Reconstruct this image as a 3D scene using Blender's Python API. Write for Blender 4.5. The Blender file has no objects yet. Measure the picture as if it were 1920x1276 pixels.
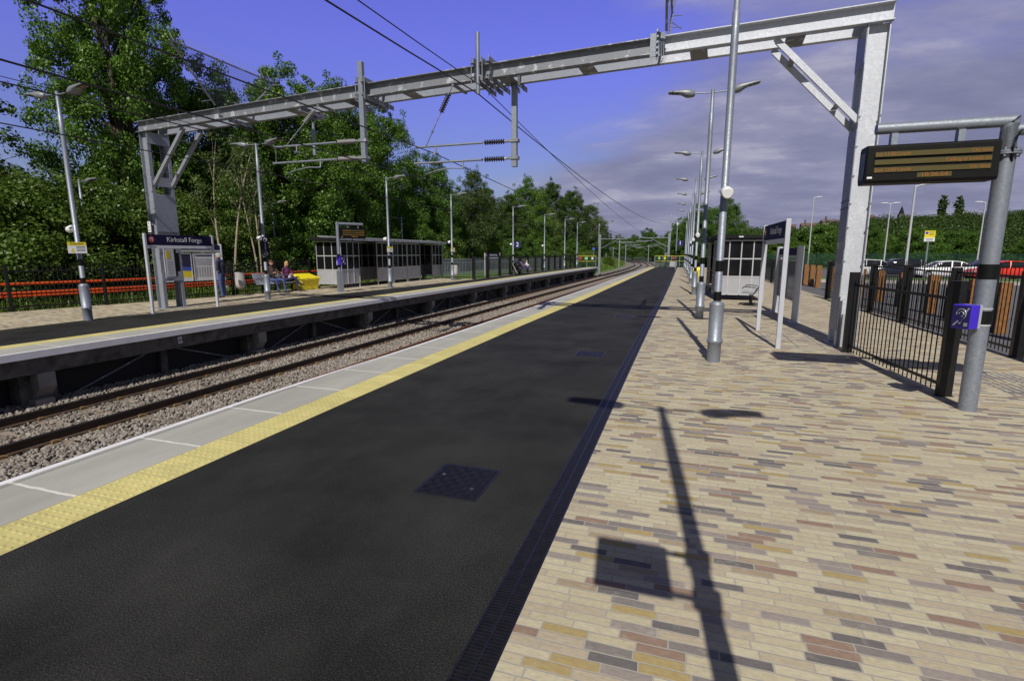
import bpy, math, random
import numpy as np
from mathutils import Vector, Matrix, noise as mnoise
R = math.radians
rnd = random.Random(7)
scene = bpy.context.scene
col = scene.collection

# ------------------------------------------------------------------ materials
def new_mat(name):
    m = bpy.data.materials.new(name); m.use_nodes = True
    nt = m.node_tree
    return m, nt, nt.nodes['Principled BSDF'], nt.nodes['Material Output']
def N(nt, typ, **kw):
    n = nt.nodes.new(typ)
    for k, v in kw.items(): setattr(n, k, v)
    return n
def L(nt, a, b): nt.links.new(a, b)
def coords(nt, scale=(1, 1, 1), kind='Object'):
    t = N(nt, 'ShaderNodeTexCoord'); mp = N(nt, 'ShaderNodeMapping'); mp.inputs['Scale'].default_value = scale
    L(nt, t.outputs[kind], mp.inputs['Vector']); return mp.outputs['Vector']
def noise(nt, vec, scale, detail=4, rough=.55):
    n = N(nt, 'ShaderNodeTexNoise'); n.inputs['Scale'].default_value = scale
    n.inputs['Detail'].default_value = detail; n.inputs['Roughness'].default_value = rough
    L(nt, vec, n.inputs['Vector']); return n.outputs['Fac']
def ramp(nt, fac, stops, interp='LINEAR'):
    r = N(nt, 'ShaderNodeValToRGB'); cr = r.color_ramp; cr.interpolation = interp
    while len(cr.elements) < len(stops): cr.elements.new(.5)
    for e, (p, c) in zip(cr.elements, stops):
        e.position = p; e.color = (*c, 1) if len(c) == 3 else c
    L(nt, fac, r.inputs['Fac']); return r.outputs['Color']
def mix(nt, fac, a, b, mode='MIX'):
    m = N(nt, 'ShaderNodeMix', data_type='RGBA', blend_type=mode)
    for i, v in ((0, fac), (6, a), (7, b)):
        if hasattr(v, 'type') and hasattr(v, 'is_output'): L(nt, v, m.inputs[i])
        elif i == 0: m.inputs[i].default_value = v
        else: m.inputs[i].default_value = (*v, 1)
    return m.outputs[2]
def math_(nt, op, a, b=0.0, c=None):
    m = N(nt, 'ShaderNodeMath', operation=op)
    for i, v in enumerate((a, b, c)):
        if v is None: continue
        if hasattr(v, 'is_output'): L(nt, v, m.inputs[i])
        else: m.inputs[i].default_value = v
    return m.outputs[0]
def bump(nt, bsdf, h, strength=.3, dist=.01):
    b = N(nt, 'ShaderNodeBump'); b.inputs['Strength'].default_value = strength; b.inputs['Distance'].default_value = dist
    L(nt, h, b.inputs['Height']); L(nt, b.outputs['Normal'], bsdf.inputs['Normal'])
def mul(c, k): return tuple(min(1, x*k) for x in c)

def plain(name, c, rough=.5, metal=0., var=.18, scale=6., bmp=0., coat=0.):
    m, nt, b, o = new_mat(name)
    v = coords(nt)
    n = noise(nt, v, scale, 5)
    L(nt, ramp(nt, n, [(.3, mul(c, 1-var)), (.7, mul(c, 1+var))]), b.inputs['Base Color'])
    b.inputs['Roughness'].default_value = rough; b.inputs['Metallic'].default_value = metal
    if coat: b.inputs['Coat Weight'].default_value = coat
    if bmp: bump(nt, b, noise(nt, v, scale*8, 3), bmp, .004)
    return m
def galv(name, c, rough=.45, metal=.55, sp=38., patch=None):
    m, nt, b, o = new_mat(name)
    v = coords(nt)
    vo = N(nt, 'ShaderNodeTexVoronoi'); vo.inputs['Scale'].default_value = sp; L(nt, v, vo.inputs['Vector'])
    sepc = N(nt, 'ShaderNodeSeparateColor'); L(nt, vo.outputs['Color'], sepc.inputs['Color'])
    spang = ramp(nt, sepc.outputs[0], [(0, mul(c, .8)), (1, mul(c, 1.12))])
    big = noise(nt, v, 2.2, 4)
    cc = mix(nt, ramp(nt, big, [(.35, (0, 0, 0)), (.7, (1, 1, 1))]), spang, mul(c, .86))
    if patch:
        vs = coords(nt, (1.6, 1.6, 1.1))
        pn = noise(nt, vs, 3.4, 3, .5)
        cc = mix(nt, ramp(nt, pn, [(.57, (0, 0, 0)), (.63, (1, 1, 1))]), cc, patch)  # pale patches painted as light dapples on a shaded beam
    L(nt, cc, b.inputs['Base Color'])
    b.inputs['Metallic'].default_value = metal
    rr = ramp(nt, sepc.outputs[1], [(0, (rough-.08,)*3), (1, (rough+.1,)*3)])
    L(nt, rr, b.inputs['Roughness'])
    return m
M = {}
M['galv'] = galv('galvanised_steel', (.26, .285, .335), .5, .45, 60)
M['galv_bright'] = galv('sunlit_zinc', (.545, .565, .62), .55, .25, 45)  # lit copy of the gantry zinc, sunlit tone put into the colour
M['galv_dull'] = galv('dull_shaded_zinc', (.235, .245, .275), .55, .3, 34, patch=(.45, .46, .49))  # dull zinc, with the left beam's dappled shade painted into the colour
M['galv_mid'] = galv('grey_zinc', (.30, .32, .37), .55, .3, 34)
M['black'] = plain('black_paint', (.012, .012, .013), .35, var=.2)
M['band'] = plain('black_band', (.006, .006, .007), .5)
M['navy'] = plain('navy_vinyl', (.010, .008, .045), .75, var=.1)
M['white'] = plain('white_paint', (.72, .72, .74), .4, var=.06)
M['alu'] = plain('aluminium_frame', (.5, .5, .52), .4, .25, var=.08)
M['alu_paint'] = plain('grey_painted_post', (.48, .49, .55), .4, .1, var=.06)
M['lamp_grey'] = plain('lamp_casing', (.2, .21, .23), .45, .2, var=.1)
M['lamp_dark'] = plain('lamp_lens', (.03, .028, .025), .2)
M['lamp_led'] = plain('led_tile', (.36, .3, .22), .25)
M['purple'] = plain('violet_plastic', (.05, .022, .52), .35, var=.08)
M['indigo'] = plain('indigo_label', (.016, .012, .09), .35)
M['yellow'] = plain('yellow_plastic', (.75, .62, .02), .38, var=.08)
M['yellow_sign'] = plain('yellow_sign', (.68, .56, .03), .4, var=.05)
M['red_sign'] = plain('red_sign', (.36, .05, .05), .4)
M['red_badge'] = plain('red_badge', (.55, .06, .03), .4)
M['green_sign'] = plain('green_sign', (.3, .55, .25), .4)
M['orange'] = plain('orange_pipe', (.6, .075, .012), .4, var=.1)
M['rust'] = plain('rusted_steel', (.2, .085, .022), .75, var=.4, scale=9, bmp=.15)
M['dark_timber'] = plain('dark_timber', (.02, .015, .012), .7)
M['dark'] = plain('dark_void', (.01, .01, .011), .8)
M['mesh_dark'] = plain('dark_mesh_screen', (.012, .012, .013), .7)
M['wire'] = plain('wire_dark', (.02, .02, .022), .5, .3)
M['ins_dark'] = plain('dark_porcelain', (.02, .02, .025), .25)
M['ins_grey'] = plain('grey_porcelain', (.22, .21, .21), .3)
M['concrete'] = plain('concrete', (.22, .21, .19), .85, var=.22, scale=3, bmp=.2)
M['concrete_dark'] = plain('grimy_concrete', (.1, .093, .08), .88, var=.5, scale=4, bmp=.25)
M['sleeper'] = plain('sleeper_concrete', (.22, .18, .14), .9, var=.45, scale=5, bmp=.3)
M['rail'] = plain('rail_steel', (.022, .016, .012), .6, .1, var=.3, scale=8)
M['rail_rust'] = plain('rail_rusty', (.17, .065, .022), .75, .0, var=.35, scale=8)
M['rail_foot'] = plain('rail_foot', (.07, .042, .024), .8, .0, var=.35, scale=8)
M['clip'] = plain('rail_clip', (.2, .12, .05), .7)
M['iron'] = plain('cast_iron', (.0105, .0105, .0125), .42, .0, var=.3, scale=20)
M['bark'] = plain('bark', (.06, .045, .032), .9, var=.4, scale=12, bmp=.5)
M['birch'] = plain('birch_bark', (.27, .23, .17), .8, var=.35, scale=7)
M['tyre'] = plain('tyre', (.015, .015, .015), .8)
M['rim'] = plain('wheel_rim', (.45, .46, .48), .3, .6)
M['skin'] = plain('skin', (.5, .27, .19), .55, var=.06)
M['screen_bezel'] = plain('display_bezel', (.007, .007, .007), .5)
M['bag'] = plain('clear_bin_bag', (.42, .4, .38), .3, var=.2, bmp=.4)
M['roof_tile'] = plain('terracotta_tile', (.12, .075, .06), .8)
M['wall_pale'] = plain('pale_render', (.36, .33, .3), .8)
M['paper'] = plain('paper', (.62, .62, .64), .6, var=.05)
M['poster_dark'] = plain('poster_night', (.02, .02, .06), .35)
M['poster_blue'] = plain('poster_blue', (.06, .1, .45), .35)
M['poster_orange'] = plain('poster_orange', (.7, .14, .02), .35)
M['silver_perf'] = plain('perforated_seat', (.4, .41, .44), .35, .5)
M['grey_panel'] = plain('grey_panel', (.34, .34, .37), .5, var=.04)

for k_, v_ in (('screen_bezel', .12), ('black', .25), ('band', .2), ('dark', .2), ('navy', .25), ('iron', .4)): M[k_].node_tree.nodes['Principled BSDF'].inputs['Specular IOR Level'].default_value = v_
def glassy(name, c, rough=.08):
    m, nt, b, o = new_mat(name)
    b.inputs['Base Color'].default_value = (*c, 1); b.inputs['Roughness'].default_value = rough
    tr = N(nt, 'ShaderNodeBsdfTransparent'); tr.inputs['Color'].default_value = (.35, .36, .38, 1)
    ms = N(nt, 'ShaderNodeMixShader'); ms.inputs[0].default_value = .55
    L(nt, tr.outputs[0], ms.inputs[1]); L(nt, b.outputs[0], ms.inputs[2]); L(nt, ms.outputs[0], o.inputs['Surface'])
    return m
M['tint_glass'] = glassy('tinted_glass', (.015, .016, .018))
M['clear_glass'] = glassy('clear_pane', (.2, .21, .24), .15)
M['car_glass'] = plain('car_glass', (.015, .018, .022), .06)

def emis(name, c, e, s):
    m, nt, b, o = new_mat(name)
    b.inputs['Base Color'].default_value = (*c, 1); b.inputs['Roughness'].default_value = .4
    b.inputs['Emission Color'].default_value = (*e, 1); b.inputs['Emission Strength'].default_value = s
    return m
M['led_text'] = emis('amber_led', (.1, .04, .01), (1, .32, .03), .22)
M['led_row'] = plain('led_row', (.075, .06, .012), .4, var=.12, scale=60)

# mesh-screen material: fine wire grid with holes (real see-through mesh)
def grid_mat(name, c, pitch, frac):
    m, nt, b, o = new_mat(name)
    b.inputs['Base Color'].default_value = (*c, 1); b.inputs['Roughness'].default_value = .5; b.inputs['Metallic'].default_value = .4
    t = N(nt, 'ShaderNodeTexCoord'); s = N(nt, 'ShaderNodeSeparateXYZ'); L(nt, t.outputs['UV'], s.inputs[0])
    a = math_(nt, 'LESS_THAN', math_(nt, 'FRACT', math_(nt, 'DIVIDE', s.outputs[0], pitch)), frac)
    c2 = math_(nt, 'LESS_THAN', math_(nt, 'FRACT', math_(nt, 'DIVIDE', s.outputs[1], pitch)), frac)
    f = math_(nt, 'MAXIMUM', a, c2)
    tr = N(nt, 'ShaderNodeBsdfTransparent'); ms = N(nt, 'ShaderNodeMixShader')
    L(nt, f, ms.inputs[0]); L(nt, tr.outputs[0], ms.inputs[1]); L(nt, b.outputs[0], ms.inputs[2]); L(nt, ms.outputs[0], o.inputs['Surface'])
    return m
M['wire_mesh'] = grid_mat('wire_mesh', (.09, .09, .1), .05, .12)
M['green_mesh'] = grid_mat('green_mesh', (.012, .05, .03), .06, .3)

# --- paving and ground materials (object coordinates are world coordinates here)
def mat_asphalt(name, c, agg=.6, stain=1.):
    m, nt, b, o = new_mat(name)
    v = coords(nt)
    big = noise(nt, v, .9, 5, .6)
    c1 = ramp(nt, big, [(.3, mul(c, 1-.28*stain)), (.72, mul(c, 1+.55*stain))])
    fine = noise(nt, v, 120, 4, .85)
    c2 = mix(nt, agg, c1, ramp(nt, fine, [(.36, (.12,)*3), (.5, (.9,)*3), (.64, (3.0,)*3)]), 'MULTIPLY')
    dust = noise(nt, coords(nt, (1, .35, 1)), 3.2, 6, .7)
    c2 = mix(nt, math_(nt, 'MULTIPLY', ramp(nt, dust, [(.5, (0, 0, 0)), (.75, (1, 1, 1))]), .24*stain), c2, mul(c, 2.6))
    vo = N(nt, 'ShaderNodeTexVoronoi'); vo.inputs['Scale'].default_value = 48; L(nt, v, vo.inputs['Vector'])
    speck = math_(nt, 'LESS_THAN', vo.outputs['Distance'], .09)
    gate = math_(nt, 'GREATER_THAN', noise(nt, v, 11, 2), .53)
    c3 = mix(nt, math_(nt, 'MULTIPLY', math_(nt, 'MULTIPLY', speck, gate), .5), c2, (.2, .19, .17))
    gv = N(nt, 'ShaderNodeTexVoronoi'); gv.inputs['Scale'].default_value = 1.9; L(nt, v, gv.inputs['Vector'])
    gsz = N(nt, 'ShaderNodeSeparateColor'); L(nt, gv.outputs['Color'], gsz.inputs['Color'])
    gum = math_(nt, 'LESS_THAN', gv.outputs['Distance'], math_(nt, 'MULTIPLY', math_(nt, 'SUBTRACT', gsz.outputs[0], .55), .07))
    c3 = mix(nt, math_(nt, 'MULTIPLY', gum, .55), c3, mul(c, 3.2))
    L(nt, c3, b.inputs['Base Color'])
    b.inputs['Roughness'].default_value = .78
    b.inputs['Specular IOR Level'].default_value = .13
    bump(nt, b, noise(nt, v, 170, 3, .7), .55, .006)
    return m
M['asphalt'] = mat_asphalt('platform_asphalt', (.0195, .0193, .018), .85, 1.25)
M['tarmac'] = mat_asphalt('car_park_tarmac', (.11, .11, .115), .3, .4)

def mat_brick():
    m, nt, b, o = new_mat('clay_paver')
    v = coords(nt)
    wob = N(nt, 'ShaderNodeVectorMath', operation='ADD'); L(nt, v, wob.inputs[0])
    nz = N(nt, 'ShaderNodeTexNoise'); nz.inputs['Scale'].default_value = 9; L(nt, v, nz.inputs['Vector'])
    sc = N(nt, 'ShaderNodeVectorMath', operation='SCALE'); sc.inputs['Scale'].default_value = .010
    sb = N(nt, 'ShaderNodeVectorMath', operation='SUBTRACT'); sb.inputs[1].default_value = (.5, .5, .5)
    L(nt, nz.outputs['Color'], sb.inputs[0]); L(nt, sb.outputs[0], sc.inputs[0]); L(nt, sc.outputs[0], wob.inputs[1])
    sx_ = N(nt, 'ShaderNodeSeparateXYZ'); L(nt, wob.outputs[0], sx_.inputs[0])
    wr = N(nt, 'ShaderNodeTexWhiteNoise', noise_dimensions='1D'); L(nt, math_(nt, 'FLOOR', math_(nt, 'DIVIDE', sx_.outputs[1], .0585)), wr.inputs['W'])
    shv = N(nt, 'ShaderNodeCombineXYZ'); L(nt, math_(nt, 'ADD', sx_.outputs[0], math_(nt, 'MULTIPLY', wr.outputs['Value'], .217)), shv.inputs[0]); L(nt, sx_.outputs[1], shv.inputs[1])
    def brick(c1, c2, mo):
        br = N(nt, 'ShaderNodeTexBrick'); br.offset = 0.0; br.offset_frequency = 2; br.squash = 1
        br.inputs['Scale'].default_value = 1; br.inputs['Brick Width'].default_value = .217
        br.inputs['Row Height'].default_value = .0585; br.inputs['Mortar Size'].default_value = .0042
        br.inputs['Mortar Smooth'].default_value = .25; br.inputs['Bias'].default_value = 0
        br.inputs['Color1'].default_value = (*c1, 1); br.inputs['Color2'].default_value = (*c2, 1); br.inputs['Mortar'].default_value = (*mo, 1)
        L(nt, shv.outputs[0], br.inputs['Vector']); return br
    br = brick((0, 0, 0), (1, 1, 1), (.5, .5, .5))
    cream, cream2, pinkc = (.45, .395, .26), (.48, .43, .29), (.41, .345, .24)
    grey, dgrey, brown, yel = (.205, .18, .16), (.135, .122, .115), (.26, .175, .125), (.36, .275, .115)
    pal = ramp(nt, br.outputs['Color'], [(0, cream), (.11, dgrey), (.155, cream2), (.28, grey), (.365, pinkc), (.47, brown), (.545, cream), (.64, yel), (.705, cream2), (.79, (.275, .235, .205)), (.85, (.32, .25, .165)), (.90, pinkc), (.95, cream)], 'CONSTANT')
    cl = noise(nt, coords(nt, (1, 2.2, 1)), 26, 4, .65)
    pal2 = mix(nt, .75, pal, ramp(nt, cl, [(.3, (.78,)*3), (.5, (1,)*3), (.75, (1.22,)*3)]), 'MULTIPLY')
    bloom = noise(nt, v, 14, 3, .7)
    pal3 = mix(nt, ramp(nt, bloom, [(.55, (0, 0, 0)), (.8, (.55,)*3)]), pal2, (.40, .36, .27))
    big = noise(nt, v, .5, 3)
    pal4 = mix(nt, 1., pal3, ramp(nt, big, [(.3, (.93,)*3), (.7, (1.06,)*3)]), 'MULTIPLY')
    c = mix(nt, br.outputs['Fac'], pal4, (.35, .325, .275))
    L(nt, c, b.inputs['Base Color']); b.inputs['Roughness'].default_value = .85
    h = math_(nt, 'ADD', math_(nt, 'MULTIPLY', math_(nt, 'SUBTRACT', 1.0, br.outputs['Fac']), .8), math_(nt, 'MULTIPLY', noise(nt, v, 120, 3), .25))
    bump(nt, b, h, .6, .004)
    return m
M['brick'] = mat_brick()

def mat_coping(name, period, c=(.365, .36, .32)):
    m, nt, b, o = new_mat(name)
    v = coords(nt); s = N(nt, 'ShaderNodeSeparateXYZ'); L(nt, v, s.inputs[0])
    st = noise(nt, coords(nt, (1, .25, 1)), 2.5, 6, .65)
    c1 = ramp(nt, st, [(.28, mul(c, .84)), (.72, mul(c, 1.12))])
    fine = noise(nt, v, 130, 2)
    c1 = mix(nt, .5, c1, ramp(nt, fine, [(.3, (.86,)*3), (.7, (1.12,)*3)]), 'MULTIPLY')
    wob = math_(nt, 'MULTIPLY', math_(nt, 'SUBTRACT', noise(nt, v, 9, 3), .5), .03)
    f = math_(nt, 'FRACT', math_(nt, 'DIVIDE', math_(nt, 'ADD', math_(nt, 'SUBTRACT', s.outputs[1], .27), wob), period))
    joint = math_(nt, 'LESS_THAN', f, .026)
    cell = math_(nt, 'FLOOR', math_(nt, 'DIVIDE', math_(nt, 'SUBTRACT', s.outputs[1], .27), period))
    wn = N(nt, 'ShaderNodeTexWhiteNoise', noise_dimensions='1D'); L(nt, cell, wn.inputs['W'])
    c1 = mix(nt, .6, c1, ramp(nt, wn.outputs['Value'], [(0, (.9,)*3), (1, (1.08,)*3)]), 'MULTIPLY')
    c2 = mix(nt, math_(nt, 'MULTIPLY', joint, .85), c1, (.68, .66, .6))
    L(nt, c2, b.inputs['Base Color']); b.inputs['Roughness'].default_value = .8
    bump(nt, b, fine, .15, .003)
    return m
M['coping'] = mat_coping('platform_coping', 1.035)
M['nosing'] = plain('white_nosing', (.74, .73, .75), .5, var=.08, scale=4)

def mat_tactile():
    m, nt, b, o = new_mat('buff_tactile')
    v = coords(nt); s = N(nt, 'ShaderNodeSeparateXYZ'); L(nt, v, s.inputs[0])
    c = (.565, .50, .195)
    st = noise(nt, v, 5, 5, .7)
    c1 = ramp(nt, st, [(.3, mul(c, .86)), (.7, mul(c, 1.12))])
    c1 = mix(nt, .6, c1, ramp(nt, noise(nt, v, 150, 2), [(.3, (.8,)*3), (.7, (1.15,)*3)]), 'MULTIPLY')
    cell = math_(nt, 'DIVIDE', s.outputs[1], .4)
    wn = N(nt, 'ShaderNodeTexWhiteNoise', noise_dimensions='1D'); L(nt, math_(nt, 'FLOOR', cell), wn.inputs['W'])
    c1 = mix(nt, .7, c1, ramp(nt, wn.outputs['Value'], [(0, (.88,)*3), (1, (1.08,)*3)]), 'MULTIPLY')
    j = math_(nt, 'LESS_THAN', math_(nt, 'FRACT', cell), .015)
    L(nt, mix(nt, math_(nt, 'MULTIPLY', j, .6), c1, (.16, .14, .09)), b.inputs['Base Color']); b.inputs['Roughness'].default_value = .8
    return m
M['tactile'] = mat_tactile()

def mat_ballast(name, dark=1.):
    m, nt, b, o = new_mat(name)
    v = coords(nt)
    vo = N(nt, 'ShaderNodeTexVoronoi'); vo.inputs['Scale'].default_value = 19; L(nt, v, vo.inputs['Vector'])
    sp = N(nt, 'ShaderNodeSeparateColor'); L(nt, vo.outputs['Color'], sp.inputs['Color'])
    c = ramp(nt, sp.outputs[0], [(0, mul((.17, .145, .12), dark)), (.5, mul((.28, .245, .21), dark)), (1, mul((.38, .36, .335), dark))])
    c = mix(nt, 1., c, ramp(nt, vo.outputs['Distance'], [(0, (1.1,)*3), (.6, (.65,)*3)]), 'MULTIPLY')
    s = N(nt, 'ShaderNodeSeparateXYZ'); L(nt, v, s.inputs[0])
    L(nt, c, b.inputs['Base Color']); b.inputs['Roughness'].default_value = .9
    bump(nt, b, math_(nt, 'MULTIPLY', vo.outputs['Distance'], -1.), 1., .06)
    return m
M['ballast'] = mat_ballast('ballast_bed')
def mat_stone():
    m, nt, b, o = new_mat('ballast_stone')
    g = N(nt, 'ShaderNodeNewGeometry')
    v = coords(nt); s = N(nt, 'ShaderNodeSeparateXYZ'); L(nt, v, s.inputs[0])
    brown = ramp(nt, g.outputs['Random Per Island'], [(0, (.13, .108, .09)), (.5, (.225, .195, .163)), (1, (.32, .295, .265))])
    pale = ramp(nt, g.outputs['Random Per Island'], [(0, (.22, .2, .19)), (.5, (.36, .335, .325)), (1, (.49, .47, .455))])
    f = N(nt, 'ShaderNodeMapRange'); L(nt, math_(nt, 'ADD', s.outputs[0], math_(nt, 'MULTIPLY', noise(nt, v, 1.5, 3), 1.2)), f.inputs[0])
    f.inputs[1].default_value = -7.3; f.inputs[2].default_value = -6.2
    L(nt, mix(nt, f.outputs[0], brown, pale), b.inputs['Base Color']); b.inputs['Roughness'].default_value = .88
    return m
M['stone'] = mat_stone()

def mat_grass(name, c1, c2, dry=(.2, .18, .06)):
    m, nt, b, o = new_mat(name)
    v = coords(nt)
    n = noise(nt, v, 1.2, 6, .7)
    c = ramp(nt, n, [(.3, c1), (.6, c2), (.8, dry)])
    c = mix(nt, .8, c, ramp(nt, noise(nt, v, 40, 3), [(.3, (.6,)*3), (.7, (1.3,)*3)]), 'MULTIPLY')
    L(nt, c, b.inputs['Base Color']); b.inputs['Roughness'].default_value = .9
    bump(nt, b, noise(nt, v, 30, 4, .7), .8, .08)
    return m
M['grass'] = mat_grass('grass_ground', (.06, .12, .016), (.10, .19, .028), (.19, .19, .07))
M['earth'] = mat_grass('rough_ground', (.03, .045, .012), (.055, .07, .02), (.08, .07, .03))
M['hillside'] = mat_grass('hill_ground', (.014, .028, .007), (.022, .04, .01), (.03, .045, .014))

def mat_leaf(name, dark, mid, light, trans=.32):
    m, nt, b, o = new_mat(name)
    nt.nodes.remove(b)
    g = N(nt, 'ShaderNodeNewGeometry'); oi = N(nt, 'ShaderNodeObjectInfo')
    c = ramp(nt, g.outputs['Random Per Island'], [(0, dark), (.55, mid), (1, light)])
    c = mix(nt, 1., c, ramp(nt, oi.outputs['Random'], [(0, (.78, .82, .8)), (1, (1.2, 1.12, 1.1))]), 'MULTIPLY')
    d = N(nt, 'ShaderNodeBsdfDiffuse'); t = N(nt, 'ShaderNodeBsdfTranslucent'); gl = N(nt, 'ShaderNodeBsdfGlossy')
    gl.inputs['Roughness'].default_value = .42; gl.inputs['Color'].default_value = (.85, .95, .8, 1)
    L(nt, c, d.inputs['Color']); L(nt, mix(nt, 1., c, (1.2, 1.35, .5), 'MULTIPLY'), t.inputs['Color'])
    m1 = N(nt, 'ShaderNodeMixShader'); m1.inputs[0].default_value = trans; L(nt, d.outputs[0], m1.inputs[1]); L(nt, t.outputs[0], m1.inputs[2])
    m2 = N(nt, 'ShaderNodeMixShader'); m2.inputs[0].default_value = .025; L(nt, m1.outputs[0], m2.inputs[1]); L(nt, gl.outputs[0], m2.inputs[2])
    L(nt, m2.outputs[0], o.inputs['Surface'])
    return m
M['leaf'] = mat_leaf('leaf_green', (.055, .115, .016), (.085, .17, .025), (.118, .215, .04))
M['leaf_dark'] = mat_leaf('leaf_dark', (.036, .07, .013), (.056, .105, .019), (.082, .14, .03))
M['leaf_birch'] = mat_leaf('leaf_birch', (.05, .08, .02), (.09, .135, .034), (.13, .18, .06))
M['leaf_bush'] = mat_leaf('leaf_bush', (.065, .115, .016), (.095, .16, .025), (.15, .215, .05))
M['leaf_far'] = mat_leaf('leaf_far', (.028, .052, .011), (.04, .073, .016), (.056, .095, .023), .2)
M['blade'] = mat_leaf('grass_blade', (.07, .13, .015), (.13, .22, .028), (.24, .25, .08))

# ------------------------------------------------------------------ mesh helpers
class MB:
    def __init__(s): s.v = []; s.f = []; s.m = []; s.sm = []
    def add(s, vs, fs, mi=0, smooth=False, T=None):
        n = len(s.v)
        s.v += [tuple(T @ Vector(p)) if T else tuple(p) for p in vs]
        for f in fs: s.f.append(tuple(n+i for i in f)); s.m.append(mi); s.sm.append(smooth)
    def box(s, x0, x1, y0, y1, z0, z1, mi=0, T=None):
        vs = [(x, y, z) for z in (z0, z1) for y in (y0, y1) for x in (x0, x1)]
        s.add(vs, [(0, 2, 3, 1), (4, 5, 7, 6), (0, 1, 5, 4), (2, 6, 7, 3), (0, 4, 6, 2), (1, 3, 7, 5)], mi, False, T)
    def beam(s, p, q, w, h, mi=0, up=(0, 0, 1)):
        p, q = Vector(p), Vector(q); d = q-p; ln = d.length; d.normalize()
        u = Vector(up); sd = d.cross(u)
        if sd.length < 1e-4: sd = d.cross(Vector((0, 1, 0)))
        sd.normalize(); u = sd.cross(d)
        T = Matrix(((d.x, sd.x, u.x, p.x), (d.y, sd.y, u.y, p.y), (d.z, sd.z, u.z, p.z), (0, 0, 0, 1)))
        s.box(0, ln, -w/2, w/2, -h/2, h/2, mi, T)
    def tube(s, pts, r, n=10, mi=0, caps=True):
        pts = [Vector(p) for p in pts]; k = len(pts)
        rs = r if isinstance(r, (list, tuple)) else [r]*k
        vs = []; prev = None
        for i, p in enumerate(pts):
            d = (pts[min(i+1, k-1)]-pts[max(i-1, 0)])
            if d.length < 1e-9: d = prev.copy() if prev else Vector((0, 0, 1))
            d.normalize(); prev = d
            a = Vector((0, 0, 1)) if abs(d.z) < .9 else Vector((1, 0, 0))
            u = d.cross(a).normalized(); w = d.cross(u)
            for j in range(n):
                t = 2*math.pi*j/n; vs.append(p+(u*math.cos(t)+w*math.sin(t))*rs[i])
        fs = [(i*n+j, i*n+(j+1) % n, (i+1)*n+(j+1) % n, (i+1)*n+j) for i in range(k-1) for j in range(n)]
        s.add(vs, fs, mi, True)
        if caps:
            s.add(vs[:n], [tuple(range(n))[::-1]], mi); s.add(vs[-n:], [tuple(range(n))], mi)
    def cyl(s, x, y, z0, z1, r, n=16, mi=0, r2=None):
        s.tube([(x, y, z0), (x, y, z1)], [r, r if r2 is None else r2], n, mi)
    def prism(s, poly, axis, a, b, mi=0, T=None):
        n = len(poly); vs = []
        for t in (a, b):
            for (u, w) in poly:
                vs.append({'x': (t, u, w), 'y': (u, t, w), 'z': (u, w, t)}[axis])
        fs = [tuple(range(n)), tuple(range(n, 2*n))[::-1]]+[(i, n+i, n+(i+1) % n, (i+1) % n) for i in range(n)]
        s.add(vs, fs, mi, False, T)
    def loft(s, rings, mi=0, smooth=True, caps=True):
        n = len(rings[0]); vs = [p for r in rings for p in r]
        fs = [(i*n+j, i*n+(j+1) % n, (i+1)*n+(j+1) % n, (i+1)*n+j) for i in range(len(rings)-1) for j in range(n)]
        s.add(vs, fs, mi, smooth)
        if caps: s.add(rings[0], [tuple(range(n))[::-1]], mi); s.add(rings[-1], [tuple(range(n))], mi)
    def quad(s, a, b, c, d, mi=0): s.add([a, b, c, d], [(0, 1, 2, 3)], mi)
    def mesh(s, name, mats):
        me = bpy.data.meshes.new(name); me.from_pydata(s.v, [], s.f)
        for m in (mats if isinstance(mats, (list, tuple)) else [mats]): me.materials.append(M[m] if isinstance(m, str) else m)
        me.polygons.foreach_set('material_index', s.m); me.polygons.foreach_set('use_smooth', s.sm)
        me.update()
        bmx = __import__('bmesh').new(); bmx.from_mesh(me); __import__('bmesh').ops.recalc_face_normals(bmx, faces=bmx.faces); bmx.to_mesh(me); bmx.free()
        return me
    def build(s, name, mats, parent=None, loc=(0, 0, 0), bevel=0):
        return link(name, s.mesh(name, mats), parent, loc, bevel)
def link(name, me, parent=None, loc=(0, 0, 0), bevel=0):
    o = bpy.data.objects.new(name, me); col.objects.link(o); o.location = loc
    if parent is not None: o.parent = parent
    if bevel:
        b = o.modifiers.new('bevel', 'BEVEL'); b.width = bevel; b.segments = 2; b.limit_method = 'ANGLE'
    return o
def tag(o, label, cat, group=None):
    o['label'] = label; o['category'] = cat
    if group: o['group'] = group
    return o
def thing(name, label, cat, loc=(0, 0, 0), rz=0., group=None):
    o = bpy.data.objects.new(name, None); col.objects.link(o); o.location = loc; o.rotation_euler = (0, 0, rz)
    o.empty_display_size = .2
    return tag(o, label, cat, group)
def kind(o, k): o['kind'] = k; return o
def copy_tree(o, parent=None):
    c = o.copy(); col.objects.link(c)
    if parent is not None: c.parent = parent
    for ch in list(o.children): copy_tree(ch, c)
    return c
def again(root, loc, rz, label, group=None, scale=None):
    c = copy_tree(root); c.location = loc; c.rotation_euler = (0, 0, rz); c['label'] = label
    if group: c['group'] = group
    if scale: c.scale = scale
    return c
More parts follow.
